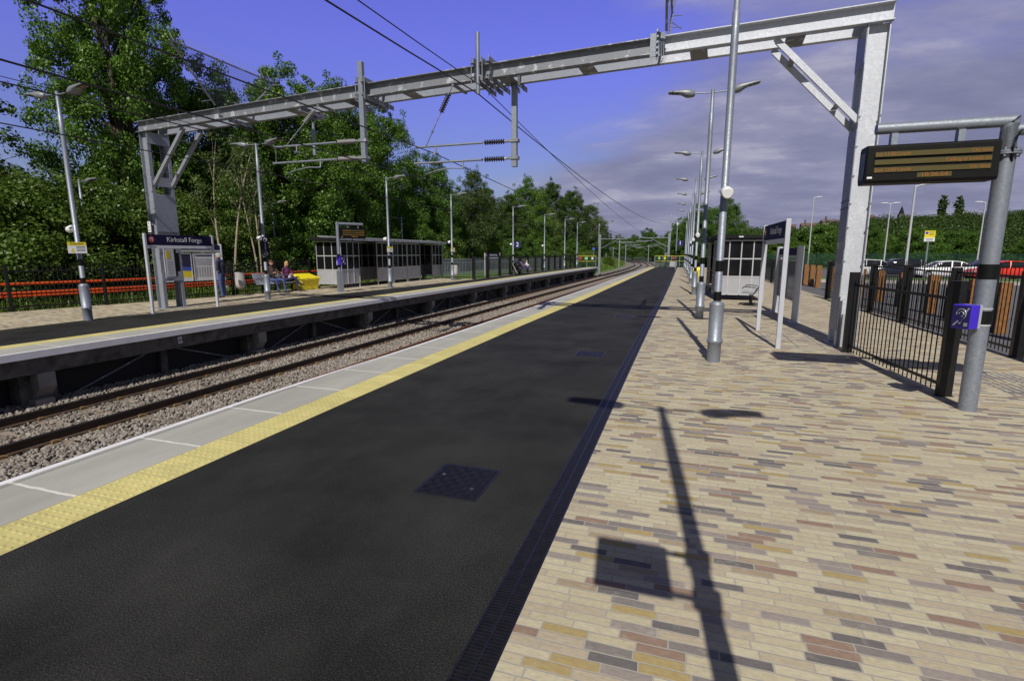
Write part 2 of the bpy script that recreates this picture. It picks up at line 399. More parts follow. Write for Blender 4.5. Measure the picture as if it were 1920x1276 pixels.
def text(s, size, mat, parent, loc, rot, name='lettering', align='LEFT', ext=.0015, space=1., sx=1.):
    cu = bpy.data.curves.new('t', 'FONT'); cu.body = s; cu.size = size; cu.align_x = align; cu.align_y = 'CENTER'; cu.extrude = ext; cu.space_character = space
    cu.resolution_u = 3
    to = bpy.data.objects.new('t', cu); col.objects.link(to)
    dg = bpy.context.evaluated_depsgraph_get(); dg.update()
    me = bpy.data.meshes.new_from_object(to.evaluated_get(dg)); me.name = name
    bpy.data.objects.remove(to); bpy.data.curves.remove(cu)
    me.materials.clear(); me.materials.append(M[mat])
    o = link(name, me, parent, loc); o.rotation_euler = tuple(R(a) for a in rot); o.scale = (sx, 1, 1)
    return o
def npmesh(name, verts, faces, mats, smooth=False, uv=None):
    me = bpy.data.meshes.new(name)
    nv, nf, k = len(verts), len(faces), faces.shape[1]
    me.vertices.add(nv); me.vertices.foreach_set('co', verts.astype(np.float32).ravel())
    me.loops.add(nf*k); me.loops.foreach_set('vertex_index', faces.astype(np.int32).ravel())
    me.polygons.add(nf); me.polygons.foreach_set('loop_start', np.arange(0, nf*k, k, dtype=np.int32))
    if smooth: me.polygons.foreach_set('use_smooth', np.ones(nf, dtype=bool))
    me.update(calc_edges=True); me.validate()
    for m in mats: me.materials.append(M[m])
    return me
def itp(pts):
    xs = [p[0] for p in pts]; ys = [p[1] for p in pts]
    return lambda y: float(np.interp(y, xs, ys))
def yrange(a, b, near=1.0):
    out = [a]; y = a
    while y < b-1e-6:
        y = min(b, y+(near if y < 30 else 2.5)); out.append(y)
    return out
def strip(name, fl, fr, ys, z, mat, thick=0, parent=None):
    mb = MB(); vs = []
    for y in ys: vs += [(fl(y), y, z), (fr(y), y, z)]
    mb.add(vs, [(2*i, 2*i+1, 2*i+3, 2*i+2) for i in range(len(ys)-1)])
    if thick:
        vs2 = []
        for y in ys: vs2 += [(fl(y), y, z-thick), (fr(y), y, z-thick)]
        n = len(mb.v); mb.add(vs2, [])
        for i in range(len(ys)-1):
            mb.f += [(2*i, 2*i+2, n+2*i+2, n+2*i), (2*i+1, n+2*i+1, n+2*i+3, 2*i+3), (n+2*i, n+2*i+2, n+2*i+3, n+2*i+1)]; mb.m += [0]*3; mb.sm += [False]*3
        e = 2*(len(ys)-1)
        mb.f += [(0, n, n+1, 1), (e, e+1, n+e+1, n+e)]; mb.m += [0]*2; mb.sm += [False]*2
    return mb.build(name, mat, parent)
def lathe(mb, prof, n=12, mi=0, c=(0, 0)):
    mb.loft([[(c[0]+r*math.cos(2*math.pi*j/n), c[1]+r*math.sin(2*math.pi*j/n), z) for j in range(n)] for r, z in prof], mi)
# ------------------------------------------------------------------ setting
Y0, Y1 = -14., 67.5
sR = itp([(-60, 0), (16, 0), (33, .25), (49, .62), (66, 1.0), (90, 1.25), (120, .3), (150, -2.6), (175, -7.5), (200, -15), (240, -32), (300, -70)])
near_edge = itp([(-20, -4.94), (5, -4.94), (8.5, -4.8), (13, -4.70), (21, -4.55), (35, -4.40), (50, -4.22), (70, -4.03)])
yR = itp([(-20, -3.72), (5, -3.72), (12, -3.66), (20, -3.5), (31, -3.43), (67, -3.18)])
yL = lambda y: yR(y)-.40
dL = itp([(-20, -.85), (8, -.84), (30, -.77), (67, -.77)]); dR = itp([(-20, -.67), (8, -.67), (30, -.6), (67, -.6)])
far_edge = itp([(-20, -11.1), (5, -11.08), (13, -11.0), (20, -10.87), (35, -10.75), (50, -10.5), (65, -10.0)])
far_asph = itp([(-20, -14.7), (0, -14.75), (10, -14.9), (13, -14.5), (17, -14.3), (20.5, -13.95), (29, -13.4), (34, -13.1), (36, -12.98), (52, -12.6), (67, -12.1)])
far_back = itp([(-20, -21.5), (-5, -20.5), (10, -19.1), (16.6, -18.2), (22, -18.0), (33, -17.9)])

def grid_sheet(name, x0, x1, y0, y1, nx, ny, zf, mat):
    xs = np.linspace(x0, x1, nx); ys = np.linspace(y0, y1, ny)
    X, Y = np.meshgrid(xs, ys); Z = np.vectorize(zf)(X, Y)
    vs = np.stack([X, Y, Z], -1).reshape(-1, 3)
    i = np.arange(nx*ny).reshape(ny, nx)
    fs = np.stack([i[:-1, :-1], i[:-1, 1:], i[1:, 1:], i[1:, :-1]], -1).reshape(-1, 4)
    return kind(link(name, npmesh(name, vs, fs, [mat], True)), 'structure')
ridge = itp([(-.5, .018), (-.25, .022), (-.11, .026), (.015, .030), (.10, .043), (.186, .042), (.29, .057), (.38, .060), (.485, .064), (.8, .066), (1.6, .05)])
def hill_z(x, y):
    a = x/max(y, 1.); e = ridge(a)*420
    t = min(1, max(0, (y-135)/280.)); t = t*t*(3-2*t)
    if y < 330: t *= min(1, max(0, (abs(x+8-sR(y))-16)/25.))
    if t == 0: return -1.7
    fall = min(1, max(0, (760-y)/300.))
    return -.9-.8*max(0, 1-t*8)+t*(e-4.6)*fall+1.2*mnoise.noise(Vector((x*.012, y*.012, 3)))*t
kind(grid_sheet('ground', -2500, 2500, -2400, 3000, 60, 60, lambda x, y: -1.6, 'earth'), 'structure')
grid_sheet('hills', -330, 700, 120, 900, 90, 70, hill_z, 'hillside')

# track bed, with a long curve beyond the platforms
ysT = yrange(-30, 60, 2)+[64+4*i for i in range(60)]
kind(strip('track_bed', lambda y: (-11.75 if y < 66 else -12.6)+sR(y), lambda y: (-4.6 if y < 66 else -4.0)+sR(y), ysT, -1.125, 'ballast'), 'structure')
kind(strip('lineside_path', lambda y: -4.0+sR(y)+.05, lambda y: -2.6+sR(y), [68+4*i for i in range(55)], -1.06, 'ballast'), 'structure')
# verge beside the track beyond the far platform: a low bank
def bank():
    vs = []; ys = [66+3*i for i in range(60)]; prof = [(-12.62, -1.2), (-13.4, -.75), (-15, -.1), (-18, .15), (-24, .1), (-60, .2)]
    for y in ys:
        for (x, z) in prof: vs.append((x+sR(y)*(1 if x > -20 else .5), y, z+.18*mnoise.noise(Vector((x*.5, y*.4, 0)))))
    k = len(prof); fs = [(i*k+j, i*k+j+1, (i+1)*k+j+1, (i+1)*k+j) for i in range(len(ys)-1) for j in range(k-1)]
    return kind(link('verge_bank', npmesh('verge_bank', np.array(vs), np.array(fs), ['grass'], True)), 'structure')
bank()
kind(strip('grass_verge', lambda y: -70, lambda y: (far_back(y)-.05) if y < 33 else far_asph(y)-.25, [-30, -10, 0, 5, 10, 13, 16.6, 20, 22, 27, 32.99, 33, 36, 45, 52, 60, 66], -.12, 'grass'), 'structure')

# ---- near platform
ys = yrange(Y0, Y1)
kind(strip('platform_base', lambda y: near_edge(y)+.25, lambda y: 5.5, ys, -.14, 'concrete_dark', 1.3), 'structure')
kind(strip('asphalt_surface', yR, dL, ys, 0, 'asphalt', .12), 'structure')
kind(strip('brick_paving', dR, lambda y: 5.46, ys, 0.001, 'brick', .12), 'structure')
kind(strip('platform_coping', lambda y: near_edge(y)+.075, yL, ys, .002, 'coping', .12), 'structure')
kind(strip('platform_nosing', near_edge, lambda y: near_edge(y)+.075, ys, 0.0, 'nosing', .13), 'structure')
def blisters(fl, y0, y1, mb, sgn=1):
    p = .4/6
    for i in range(int(y0/p), int(y1/p)):
        y = (i+.5)*p
        seg = 8 if y < 8 else 5
        for j in range(6):
            x = fl(y)+(j+.5)*p; r0, r1, h = .0155, .010, .0042
            a = [(x+r0*math.cos(2*math.pi*k/seg), y+r0*math.sin(2*math.pi*k/seg), .001) for k in range(seg)]
            b = [(x+r1*math.cos(2*math.pi*k/seg), y+r1*math.sin(2*math.pi*k/seg), .001+h) for k in range(seg)]
            mb.add(a+b, [(k, (k+1) % seg, seg+(k+1) % seg, seg+k) for k in range(seg)]+[tuple(range(seg, 2*seg))], 0, True)
def tactile(fl, fr, y0b, y1b):
    mb = MB(); vs = []
    for y in ys: vs += [(fl(y), y, 0), (fr(y), y, 0)]
    mb.add(vs, [(2*i, 2*i+1, 2*i+3, 2*i+2) for i in range(len(ys)-1)])
    blisters(fl, y0b, y1b, mb)
    return kind(mb.build('tactile_paving', 'tactile'), 'structure')
tactile(yL, yR, 1.4, 21)

# drain channel with two rows of slots
dr = thing('drain_channel', 'black slotted drain channel along the seam of asphalt and brick paving', 'drain', (0, 0, 0))
strip('channel_bed', dL, dR, ys, -.03, 'dark', .06, dr)
mb = MB(); y = 1.2
while y < 66:
    a, b = dL(y), dR(y); w = .009 if y < 30 else .016; pit = .0215 if y < 30 else .04
    mid = (a+b)/2
    mb.box(a+.012, mid-.007, y, y+w, -.012, .0005); mb.box(mid+.007, b-.012, y+pit*.5, y+pit*.5+w, -.012, .0005)
    y += pit
yy = 1.2
while yy < 66:
    y2 = yy+.498
    for (u, v, lo) in ((0, .012, 1), (.5, .014, 0), (1, .012, -1)):
        f = lambda q: dL(q)+(dR(q)-dL(q))*u
        o0 = {1: (0, v), 0: (-v/2, v/2), -1: (-v, 0)}[lo]
        mb.add([(f(yy)+o0[0], yy, .001), (f(yy)+o0[1], yy, .001), (f(y2)+o0[1], y2, .001), (f(y2)+o0[0], y2, .001)], [(0, 1, 2, 3)])
    yy += .5
mb.build('grating', 'iron', dr)

def manhole(x, y, w, d, label, rz=0):
    t = thing('manhole_cover', label, 'manhole', (x, y, .003), R(rz), 'manhole covers in the asphalt')
    f = MB(); f.box(-w/2, w/2, -d/2, d/2, -.02, .002); f.build('frame', 'iron', t, bevel=.002)
    p = MB(); n = 9; cw = (w-.04)/n; ch = (d-.04)/n
    for i in range(n):
        for j in range(n):
            x0 = -w/2+.02+i*cw; y0 = -d/2+.02+j*ch
            for k in range(3):
                if (i+j) % 2: p.box(x0+cw*(.12+.3*k), x0+cw*(.28+.3*k), y0+ch*.1, y0+ch*.9, .002, .009)
                else: p.box(x0+cw*.1, x0+cw*.9, y0+ch*(.12+.3*k), y0+ch*(.28+.3*k), .002, .009)
    p.build('tread_plate', 'iron', t)
    k = MB()
    for (a, b) in ((-.32, .12), (.3, -.2)):
        k = MB(); k.cyl(a*w, b*d, .004, .0075, .015, 10); k.build('key_hole', 'galv_dull', t)
    return t
manhole(-1.565, 3.46, .5, .56, 'nearest square black iron manhole cover in the asphalt')
manhole(-1.46, 8.86, .5, .5, 'square iron manhole cover in the asphalt, the second one out')
manhole(-1.46, 14.4, .5, .5, 'small far manhole cover in the asphalt before the beam shadow')
def ribs(x, y, w, d, n, label, lift=.004):
    t = thing('guidance_strips', label, 'tactile strips', (x, y, 0), 0, 'steel guidance strips set in the paving')
    m = MB()
    for i in range(n):
        for (a, b) in ((-.5, -.02), (.02, .5)):
            xx = -w/2+w*(i+.5)/n; m.box(xx-.012, xx+.012, d*a, d*b, 0, lift)
    m.build('strip', 'galv', t)
ribs(4.35, 8.6, .75, 1.5, 8, 'steel guidance strips in brick paving behind the near black fence')
ribs(-.15, 14.0, .55, .4, 7, 'steel guidance strips in brick paving beside the far lamp pole bases')
ribs(-.1, 22.3, .55, .9, 7, 'small patch of steel guidance strips in paving beyond the second lamp')
cv = thing('access_cover', 'thin steel framed access cover inlaid in brick paving by the station sign', 'access cover', (2.15, 11.75, .003))
m = MB()
for (x0, x1, y0, y1) in ((-.45, .45, -1.1, -1.085), (-.45, .45, 1.085, 1.1), (-.45, -.435, -1.085, 1.085), (.435, .45, -1.085, 1.085), (-.008, .008, -1.085, 1.085)): m.box(x0, x1, y0, y1, -.01, .002)
m.build('frame', 'galv', cv)

# ---- far platform
ysf = yrange(Y0, 65.2)
fe = far_edge
fyL = lambda y: fe(y)-1.18
fyR = lambda y: fe(y)-.78
kind(strip('platform_nosing', lambda y: fe(y)-.09, fe, ysf, 0, 'nosing', .13), 'structure')
kind(strip('platform_coping', fyR, lambda y: fe(y)-.09, ysf, .002, 'coping', .12), 'structure')
kind(strip('tactile_paving', fyL, fyR, ysf, 0, 'tactile', .1), 'structure')
kind(strip('asphalt_surface', far_asph, fyL, ysf, 0, 'asphalt', .1), 'structure')
ysb = sorted(set([y for y in ysf if y < 33]+[10, 13, 16.6, 17, 20.5, 22, 29, 33]))
kind(strip('brick_paving', lambda y: far_back(y), far_asph, ysb, .001, 'brick', .1), 'structure')
ysl = [y for y in ysf if y > 33]
kind(strip('platform_kerb', lambda y: far_asph(y)-.25, far_asph, ysl, .03, 'concrete', .15), 'structure')
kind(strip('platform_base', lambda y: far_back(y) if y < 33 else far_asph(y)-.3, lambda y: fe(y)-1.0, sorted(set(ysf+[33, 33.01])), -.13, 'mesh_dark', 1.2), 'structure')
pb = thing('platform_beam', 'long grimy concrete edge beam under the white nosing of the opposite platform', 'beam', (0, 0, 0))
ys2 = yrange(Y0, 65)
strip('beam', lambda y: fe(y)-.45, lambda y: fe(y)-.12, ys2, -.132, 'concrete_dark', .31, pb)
# plate with a mark on the beam
mk = MB(); mk.box(0, .012, -.055, .055, -.08, .08); mk.build('mark_plate', 'paper', pb, (fe(8.9)-.118, 8.95, -.27))
text('61', .12, 'black', pb, (fe(8.9)-.104, 8.9, -.27), (90, 0, 90), 'mark')

def make_pier():
    t = thing('platform_pier', 'concrete pier with a corbel carrying the edge of the far platform', 'pier', (0, 0, 0), 0, 'concrete piers under the far platform')
    m = MB(); m.box(-.75, -.35, -.3, .3, -1.35, -.443); m.build('column', 'concrete_dark', t, bevel=.01)
    m = MB(); m.prism([(-.35, -1.0), (-.12, -.72), (-.12, -.446), (-.35, -.446)], 'y', -.12, .17); m.build('corbel', 'concrete', t, bevel=.008)
    m = MB(); m.box(-.349, -.14, -.2, .12, -1.35, -.94); m.build('footing', 'concrete', t, bevel=.01)
    return t
pier0 = make_pier()
py = [6.2, 11.42, 16.65, 21.7, 26.9, 32.2, 37.5, 43, 48.3, 53.6, 59, 64]
for i, y in enumerate([0.9]+py):
    if i == 0: pier0.location = (fe(y), y, 0)
    else: again(pier0, (fe(y), y, 0), 0, 'concrete pier with a corbel carrying the edge of the far platform')
def make_infill(w):
    t = thing('mesh_infill', 'dark mesh panel with posts closing the space under the far platform', 'mesh panel', (0, 0, 0), 0, 'dark mesh panels under the far platform')
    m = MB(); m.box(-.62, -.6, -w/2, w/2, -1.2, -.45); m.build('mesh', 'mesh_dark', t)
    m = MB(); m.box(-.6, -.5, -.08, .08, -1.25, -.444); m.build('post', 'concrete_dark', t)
    m = MB(); m.box(-.58, -.5, -w/2, w/2, -1.14, -1.08); m.build('kickboard', 'concrete_dark', t)
    m = MB(); m.beam((-.57, -w*.42, -1.05), (-.57, -.3, -.5), .03, .03); m.beam((-.57, w*.42, -1.05), (-.57, .3, -.5), .03, .03); m.build('brace', 'galv_dull', t)
    return t
inf0 = make_infill(5.2-.6)
allp = [0.9]+py
for i in range(len(allp)-1):
    y = (allp[i]+allp[i+1])/2
    if i == 0: inf0.location = (fe(y), y, 0)
    else: again(inf0, (fe(y), y, 0), 0, 'dark mesh panel with posts closing the space under the far platform')

# ---- rails, sleepers, ballast stones
RX = (-10.40, -8.94, -7.49, -6.03)
prof = [(-.035, 0), (-.035, -.035), (-.009, -.05), (-.009, -.12), (-.07, -.135), (-.07, -.155), (.07, -.155), (.07, -.135), (.009, -.12), (.009, -.05), (.035, -.035), (.035, 0)]
rl = ['far rail of the far track, dark and nearest the opposite platform', 'inner rail of the far track, dark steel with brass coloured clips', 'rusty orange sided rail of the near track, the one showing past the platform edge', 'rail of the near track closest to the yellow lined platform']
ysr = yrange(-20, 60, 3)+[63+3*i for i in range(60)]
for k, x in enumerate(RX):
    m = MB(); m.loft([[(x+sR(y)+px, y, -.915+pz) for px, pz in prof] for y in ysr], 0, False)
    m.m = [2 if (i % 12) in (3, 4, 5, 6, 7, 8) else 0 for i in range(len(m.f))] if k != 2 else [1]*len(m.f)
    o = m.build('rail', ['rail', 'rail_rust', 'rail_foot']); tag(o, rl[k], 'rail', 'running rails')
sl = MB(); sl.prism([(-1.25, -.2), (-1.25, -.02), (-1.2, 0), (-.45, 0), (-.3, -.035), (.3, -.035), (.45, 0), (1.2, 0), (1.25, -.02), (1.25, -.2)], 'y', -.125, .125)
slm = sl.mesh('sleeper', 'sleeper')
cl = MB(); cl.box(-.03, .03, -.04, .04, 0, .045); cl.tube([(.04, -.07, .02), (-.01, -.02, .05), (.04, .06, .03)], .01, 5)
clm = cl.mesh('rail_clip', 'clip')
sy = []
for ti, (cx, y0, y1, lab) in enumerate(((-9.67, 1.6, 64, 'concrete sleeper between the rails of the far track'), (-6.76, 11.5, 60, 'concrete sleeper between the rails of the near track'))):
    y = y0; i = 0
    while y < y1:
        o = link('sleeper', slm, None, (cx+sR(y), y, -1.072)); tag(o, lab, 'sleeper', 'sleepers of the far track' if ti == 0 else 'sleepers of the near track')
        if y < 34:
            for rx in (-.73, .73):
                for sg in (-1, 1): c = link('rail_clip', clm, o, (rx+sg*.09, 0, 0)); c.rotation_euler = (0, 0, 0 if sg > 0 else math.pi)
        sy.append((cx, y)); y += .66; i += 1
def ico():
    t = (1+5**.5)/2
    v = np.array([(-1, t, 0), (1, t, 0), (-1, -t, 0), (1, -t, 0), (0, -1, t), (0, 1, t), (0, -1, -t), (0, 1, -t), (t, 0, -1), (t, 0, 1), (-t, 0, -1), (-t, 0, 1)], float)
    f = np.array([(0, 11, 5), (0, 5, 1), (0, 1, 7), (0, 7, 10), (0, 10, 11), (1, 5, 9), (5, 11, 4), (11, 10, 2), (10, 7, 6), (7, 1, 8), (3, 9, 4), (3, 4, 2), (3, 2, 6), (3, 6, 8), (3, 8, 9), (4, 9, 5), (2, 4, 11), (6, 2, 10), (8, 6, 7), (9, 8, 1)])
    return v/np.linalg.norm(v[0]), f
def rand_rot(rng, n):
    q = rng.normal(size=(n, 4)); q /= np.linalg.norm(q, axis=1)[:, None]
    a, b, c, d = q.T
    return np.stack([1-2*(c*c+d*d), 2*(b*c-a*d), 2*(b*d+a*c), 2*(b*c+a*d), 1-2*(b*b+d*d), 2*(c*d-a*b), 2*(b*d-a*c), 2*(c*d+a*b), 1-2*(b*b+c*c)], -1).reshape(n, 3, 3)
def stones(seed, n):
    rng = np.random.default_rng(seed); v, f = ico()
    y = 1.5+(rng.random(n*2)**1.75)*27
    x = -11.75+rng.random(n*2)*6.85
    sh = np.array([sR(q) for q in y])
    ok = np.ones(len(x), bool)
    for rx in RX: ok &= np.abs(x-rx) > .085
    ph = (y-1.6) % .66
    onsl = (np.minimum(ph, .66-ph) < .14) & (np.abs(x+9.67) < 1.27)
    ok &= ~(onsl & (rng.random(len(x)) < .72))
    ph2 = (y-11.5) % .66
    ok &= ~((np.minimum(ph2, .66-ph2) < .14) & (np.abs(x+6.76) < 1.27) & (y > 11.4) & (rng.random(len(x)) < .9))
    x, y, sh = x[ok][:n], y[ok][:n], sh[ok][:n]; n = len(x)
    s = (.017+.018*rng.random(n)+.008*(y > 10))[:, None]*(np.array([1, .8, .6])+.35*rng.random((n, 3)))
    vv = v[None]*(1+.28*rng.normal(size=(n, 12))[..., None]*.7)*s[:, None, :]
    Rm = rand_rot(rng, n); vv = np.einsum('nij,nkj->nki', Rm, vv)
    crib = np.where(np.abs(x+8.22) < .45, .03, 0)+np.where(x > -5.9, .05, 0)+np.where(x < -10.95, .03, 0)
    z = -1.105+crib+.035*rng.random(n)
    vv += np.stack([x+sh, y, z], -1)[:, None, :]
    ff = f[None]+12*np.arange(n)[:, None, None]
    o = link('ballast_stones', npmesh('ballast_stones', vv.reshape(-1, 3), ff.reshape(-1, 3), ['stone'])); kind(o, 'stuff')
    o['label'] = 'brown and grey ballast stones around the rails'
stones(3, 24000)

# ---- right-hand side: path, road, car park
kind(strip('footpath', lambda y: 5.47, lambda y: 8.0, [-10, 5, 20, 40, 70], -.03, 'tarmac', .3), 'structure')
kind(strip('access_road', lambda y: 8.0, lambda y: 15.0+.1*y, [-10, 5, 20, 38.2], -.13, 'tarmac', .2), 'structure')
m = MB(); m.box(7.9, 60, 38.2, 39.6, -.16, .02); kind(m.build('concrete_kerb', 'wall_pale'), 'structure')
m = MB(); m.box(6.0, 90, 39.6, 44.5, -.2, -.02); kind(m.build('grass_strip', 'grass'), 'structure')
m = MB(); m.box(7.8, 120, 44.5, 76, -.6, -.3); kind(m.build('car_park', 'tarmac'), 'structure')
m = MB(); m.box(5.6, 140, 76, 130, -.7, -.35); kind(m.build('rough_grass', 'grass'), 'structure')
m = MB(); m.box(-4.0, 5.6, 67.5, 130, -1.5, -.6); kind(m.build('lineside_ground', 'earth'), 'structure')
# ------------------------------------------------------------------ lamp posts
def lamp_head(mb, sx, z, arm=.42, ln=.66, tilt=.06):
    # sx = +-1 direction of the head; spigot arm, gear housing and flat LED blade
    mb['arm'].tube([(sx*.05, 0, z-.07), (sx*arm, 0, z-.05)], .017, 8)
    rings = []
    for (t, w, up, dn) in ((0, .05, .03, -.05), (.04, .075, .05, -.075), (.2, .105, .085, -.09), (.34, .115, .085, -.085), (.5, .115, .07, -.03), (.62, .115, .062, -.012), (.9, .11, .045, -.008), (1, .09, .03, -.002)):
        x = arm+t*ln; zz = z-.05+tilt*t
        rings.append([(sx*x, w*c, zz+(up if s > 0 else dn)*abs(s)) for c, s in ((1, 0.01), (.86, .72), (.45, 1), (-.45, 1), (-.86, .72), (-1, .01), (-.9, -1), (.9, -1))])
    mb['casing'].loft(rings, 0, True)
    x0, x1 = arm+.52*ln, arm+.96*ln
    zc = lambda x: z-.05+tilt*(x-arm)/ln-.014
    mb['lens'].add([(sx*x0, -.09, zc(x0)-.006), (sx*x1, -.085, zc(x1)), (sx*x1, .085, zc(x1)), (sx*x0, .09, zc(x0)-.006)], [(0, 1, 2, 3)])
    for k in range(3):
        a = x0+.02+k*(x1-x0)/3; b = a+(x1-x0)/3-.05
        mb['led'].add([(sx*a, -.06, zc(a)-.009), (sx*b, -.06, zc(b)-.006), (sx*b, .06, zc(b)-.006), (sx*a, .06, zc(a)-.009)], [(0, 1, 2, 3)])
def make_lamp(heads, H, base=True, label='', group=None, r=.055):
    t = thing('lamp_post', label, 'lamp post', (0, 0, 0), 0, group)
    m = MB()
    if base:
        lathe(m, [(.104, 0), (.104, .31), (.118, .32), (.118, .36), (.106, .37), (.112, .92), (.112, .95), (r+.012, .985), (r, .99), (r, H-1.0), (r*.97, H-.55), (r*.78, H-.54), (r*.76, H)], 18)
        m.add([(0, 0, H)], []); m.cyl(0, 0, H-.002, H+.004, r*.76, 18)
        m.box(.095, .125, -.025, .025, .3, .38); m.box(-.125, -.095, -.025, .025, .3, .38)
    else:
        lathe(m, [(r*1.25, 0), (r*1.25, 1.1), (r, 1.15), (r, H-.5), (r*.8, H-.49), (r*.78, H)], 14)
        m.cyl(0, 0, H-.002, H+.004, r*.78, 14)
    m.build('pole', 'galv', t)
    if base:
        for z0, z1 in ((.992, 1.14), (1.46, 1.63)):
            b = MB(); lathe(b, [(r+.003, z0), (r+.003, z1)], 18); b.build('band', 'band', t)
    for i, sx in enumerate(heads):
        g = {k: MB() for k in ('arm', 'casing', 'lens', 'led')}
        lamp_head(g, sx, H, tilt=.05 if i == 0 else .12)
        h = g['casing'].build('lamp_head', 'lamp_grey', t)
        g['arm'].build('arm', 'galv', h); g['lens'].build('lens', 'lamp_dark', h); g['led'].build('led_tile', 'lamp_led', h)
    return t
def drum(sign_y=-1):
    m = MB(); ax = Vector((0, sign_y, -.28)).normalized(); p = Vector((0, sign_y*.08, 0))
    m.tube([p, p+ax*.02, p+ax*.16, p+ax*.17], [.07, .085, .085, .07], 16)
    return m
def pole_speaker(loc, rz, label):
    t = thing('loudspeaker', label, 'loudspeaker', loc, rz, 'round loudspeakers strapped to lamp posts')
    drum().build('drum', 'white', t)
    m = MB(); m.box(-.1, .1, -.1, -.075, -.02, .02); m.tube([(0, -.06, 0), (0, -.1, 0)], .025, 8); m.build('bracket', 'galv', t)
    return t
GN = 'lamp posts along the brick paving'
lampA = make_lamp((-1, 1), 5.8, True, 'nearest twin headed lamp post, standing just behind the camera', GN)
lampA.location = (.47, .1, 0)
near = [(8.9, .56, 'thick lamp post with black bands nearest the camera, its top out of view'), (14.74, .5, 'second twin headed lamp post on the paving, both heads in view'),
        (23.2, .52, 'third twin headed lamp post from the camera along the paving'), (31.2, .48, 'fourth twin headed lamp post from the camera along the paving'),
        (38.8, .46, 'fifth twin headed lamp post along the paving, before the far end'), (46.3, .4, 'sixth twin headed lamp post along the paving, seen small'),
        (53.5, .3, 'seventh twin headed lamp post, next to last before the end railing')]
for y, x, lab in near: again(lampA, (x, y, 0), 0, lab, GN)
lampE = make_lamp((-1,), 5.2, True, 'single headed lamp post nearest the railing at the end of the paving', GN); lampE.location = (.2, 60.5, 0)
pole_speaker((.56, 8.9-.02, 2.68), R(8), 'round white loudspeaker strapped to the nearest thick lamp post')
for (y, x, w) in ((23.2, .52, 'third'), (31.2, .48, 'fourth'), (38.8, .46, 'fifth')): pole_speaker((x, y-.02, 2.5), R(5), 'white loudspeaker on the %s lamp post of the paving' % w)
# sign bracket on the post behind the camera: its shadow falls on the paving
sg = thing('platform_number_sign', 'square sign bracketed to the nearest lamp post, only its shadow in view', 'sign', (.47, .1, 2.4))
m = MB(); m.box(-.58, -.17, -.012, .012, 0, .46); m.build('plate', 'navy', sg)
m = MB(); m.box(-.17, -.05, -.01, .01, .4, .43); m.box(-.17, -.05, -.01, .01, .02, .05); m.box(-.07, .07, -.07, .07, .38, .43); m.box(-.07, .07, -.07, .07, .02, .07); m.build('bracket', 'galv', sg)

GF = 'lamp posts of the far platform'
lf = [(9.37, -14.84, 2, 'twin headed lamp post left of the far name board, with a yellow and white notice'), (15.65, -14.82, 2, 'twin headed lamp post beside the bench with the seated couple'),
      (22.9, -13.95, 1, 'single headed lamp post in front of the far shelter'), (30.6, -14.05, 1, 'single headed lamp post past the end of the far shelter'),
      (40.0, -13.0, 1, 'single headed lamp post carrying the blue platform 2 sign'), (49., -12.75, 1, 'single headed lamp post by the fence after the platform 2 sign'),
      (56.5, -12.4, 1, 'single headed lamp post by the fence, next to last of the far row'), (63, -12.3, 1, 'last single headed lamp post beside the far platform end railing')]
lampF1 = None
for y, x, n, lab in lf:
    if n == 2: again(lampA, (x, y, 0), 0, lab, GF, (1, 1, .975))
    elif lampF1 is None:
        lampF1 = make_lamp((1,), 5.4, True, lab, GF); lampF1.location = (x, y, 0)
    else: again(lampF1, (x, y, 0), 0, lab, GF)
GB = 'lamp posts on the grass behind the far platform'
lampG = make_lamp((1,), 4.75, False, 'short single headed lamp post on the grass behind the black fence', GB, .055); lampG.location = (-23.2, 15.0, -.12)
again(lampG, (-22.5, 24.6, -.12), 0, 'short single headed lamp post on the grass behind the yellow grit bin', GB)
again(lampG, (-22., 38.2, -.12), math.pi, 'short lamp post rising behind the roof of the far shelter', GB)
for (x, y, z, rz, w) in ((-14.84, 9.37, 2.38, -100, 'first'), (-14.82, 15.65, 2.3, -100, 'second'), (-13.95, 22.9, 2.45, -90, 'third'), (-14.05, 30.6, 2.45, -90, 'fourth'), (-13.0, 40, 2.45, -90, 'fifth'), (-12.75, 49, 2.45, -90, 'sixth')):
    pole_speaker((x, y, z), R(rz+15), 'white loudspeaker on the %s lamp post of the far platform' % w)
# notices on the far posts
def small_notice(x, y, z, label, s=1.):
    t = thing('warning_notice', label, 'notice', (x, y, z), R(70), 'yellow topped notices on lamp posts')
    m = MB(); m.box(-.19*s, .19*s, -.006, .006, -.13*s, .07*s); m.build('plate', 'white', t)
    m = MB(); m.box(-.19*s, .19*s, -.0085, -.0065, .075*s-.01, .15*s); m.box(-.19*s, .19*s, -.006, .006, .0701*s, .15*s); m.build('heading', 'yellow_sign', t)
    m = MB(); m.prism([(-.14*s, -.1*s), (-.05*s, -.1*s), (-.095*s, .02*s)], 'y', -.0085, -.0065); m.build('warning_triangle', 'yellow_sign', t)
    text('Attention', .07*s, 'black', t, (0, -.009, .112*s), (90, 0, 0), align='CENTER')
    m = MB()
    for k in range(4): m.box(-.02*s, .16*s, -.0085, -.0065, .03*s-k*.035*s, .042*s-k*.035*s)
    m.build('text_line', 'black', t)
small_notice(-14.74, 9.28, 1.87, 'yellow and white notice on the first lamp post of the far platform')
small_notice(-13.86, 22.85, 1.92, 'small yellow topped notice on the lamp post before the far shelter', .9)
small_notice(-13.96, 30.55, 1.95, 'small yellow topped notice on the lamp post past the far shelter', .9)
t = thing('direction_panel', 'tall narrow dark panel with white rings on the lamp post beside the couple', 'sign', (-14.73, 15.62, 1.62), R(62))
m = MB(); m.box(-.1, .1, -.008, .008, 0, .72); m.build('plate', 'navy', t)
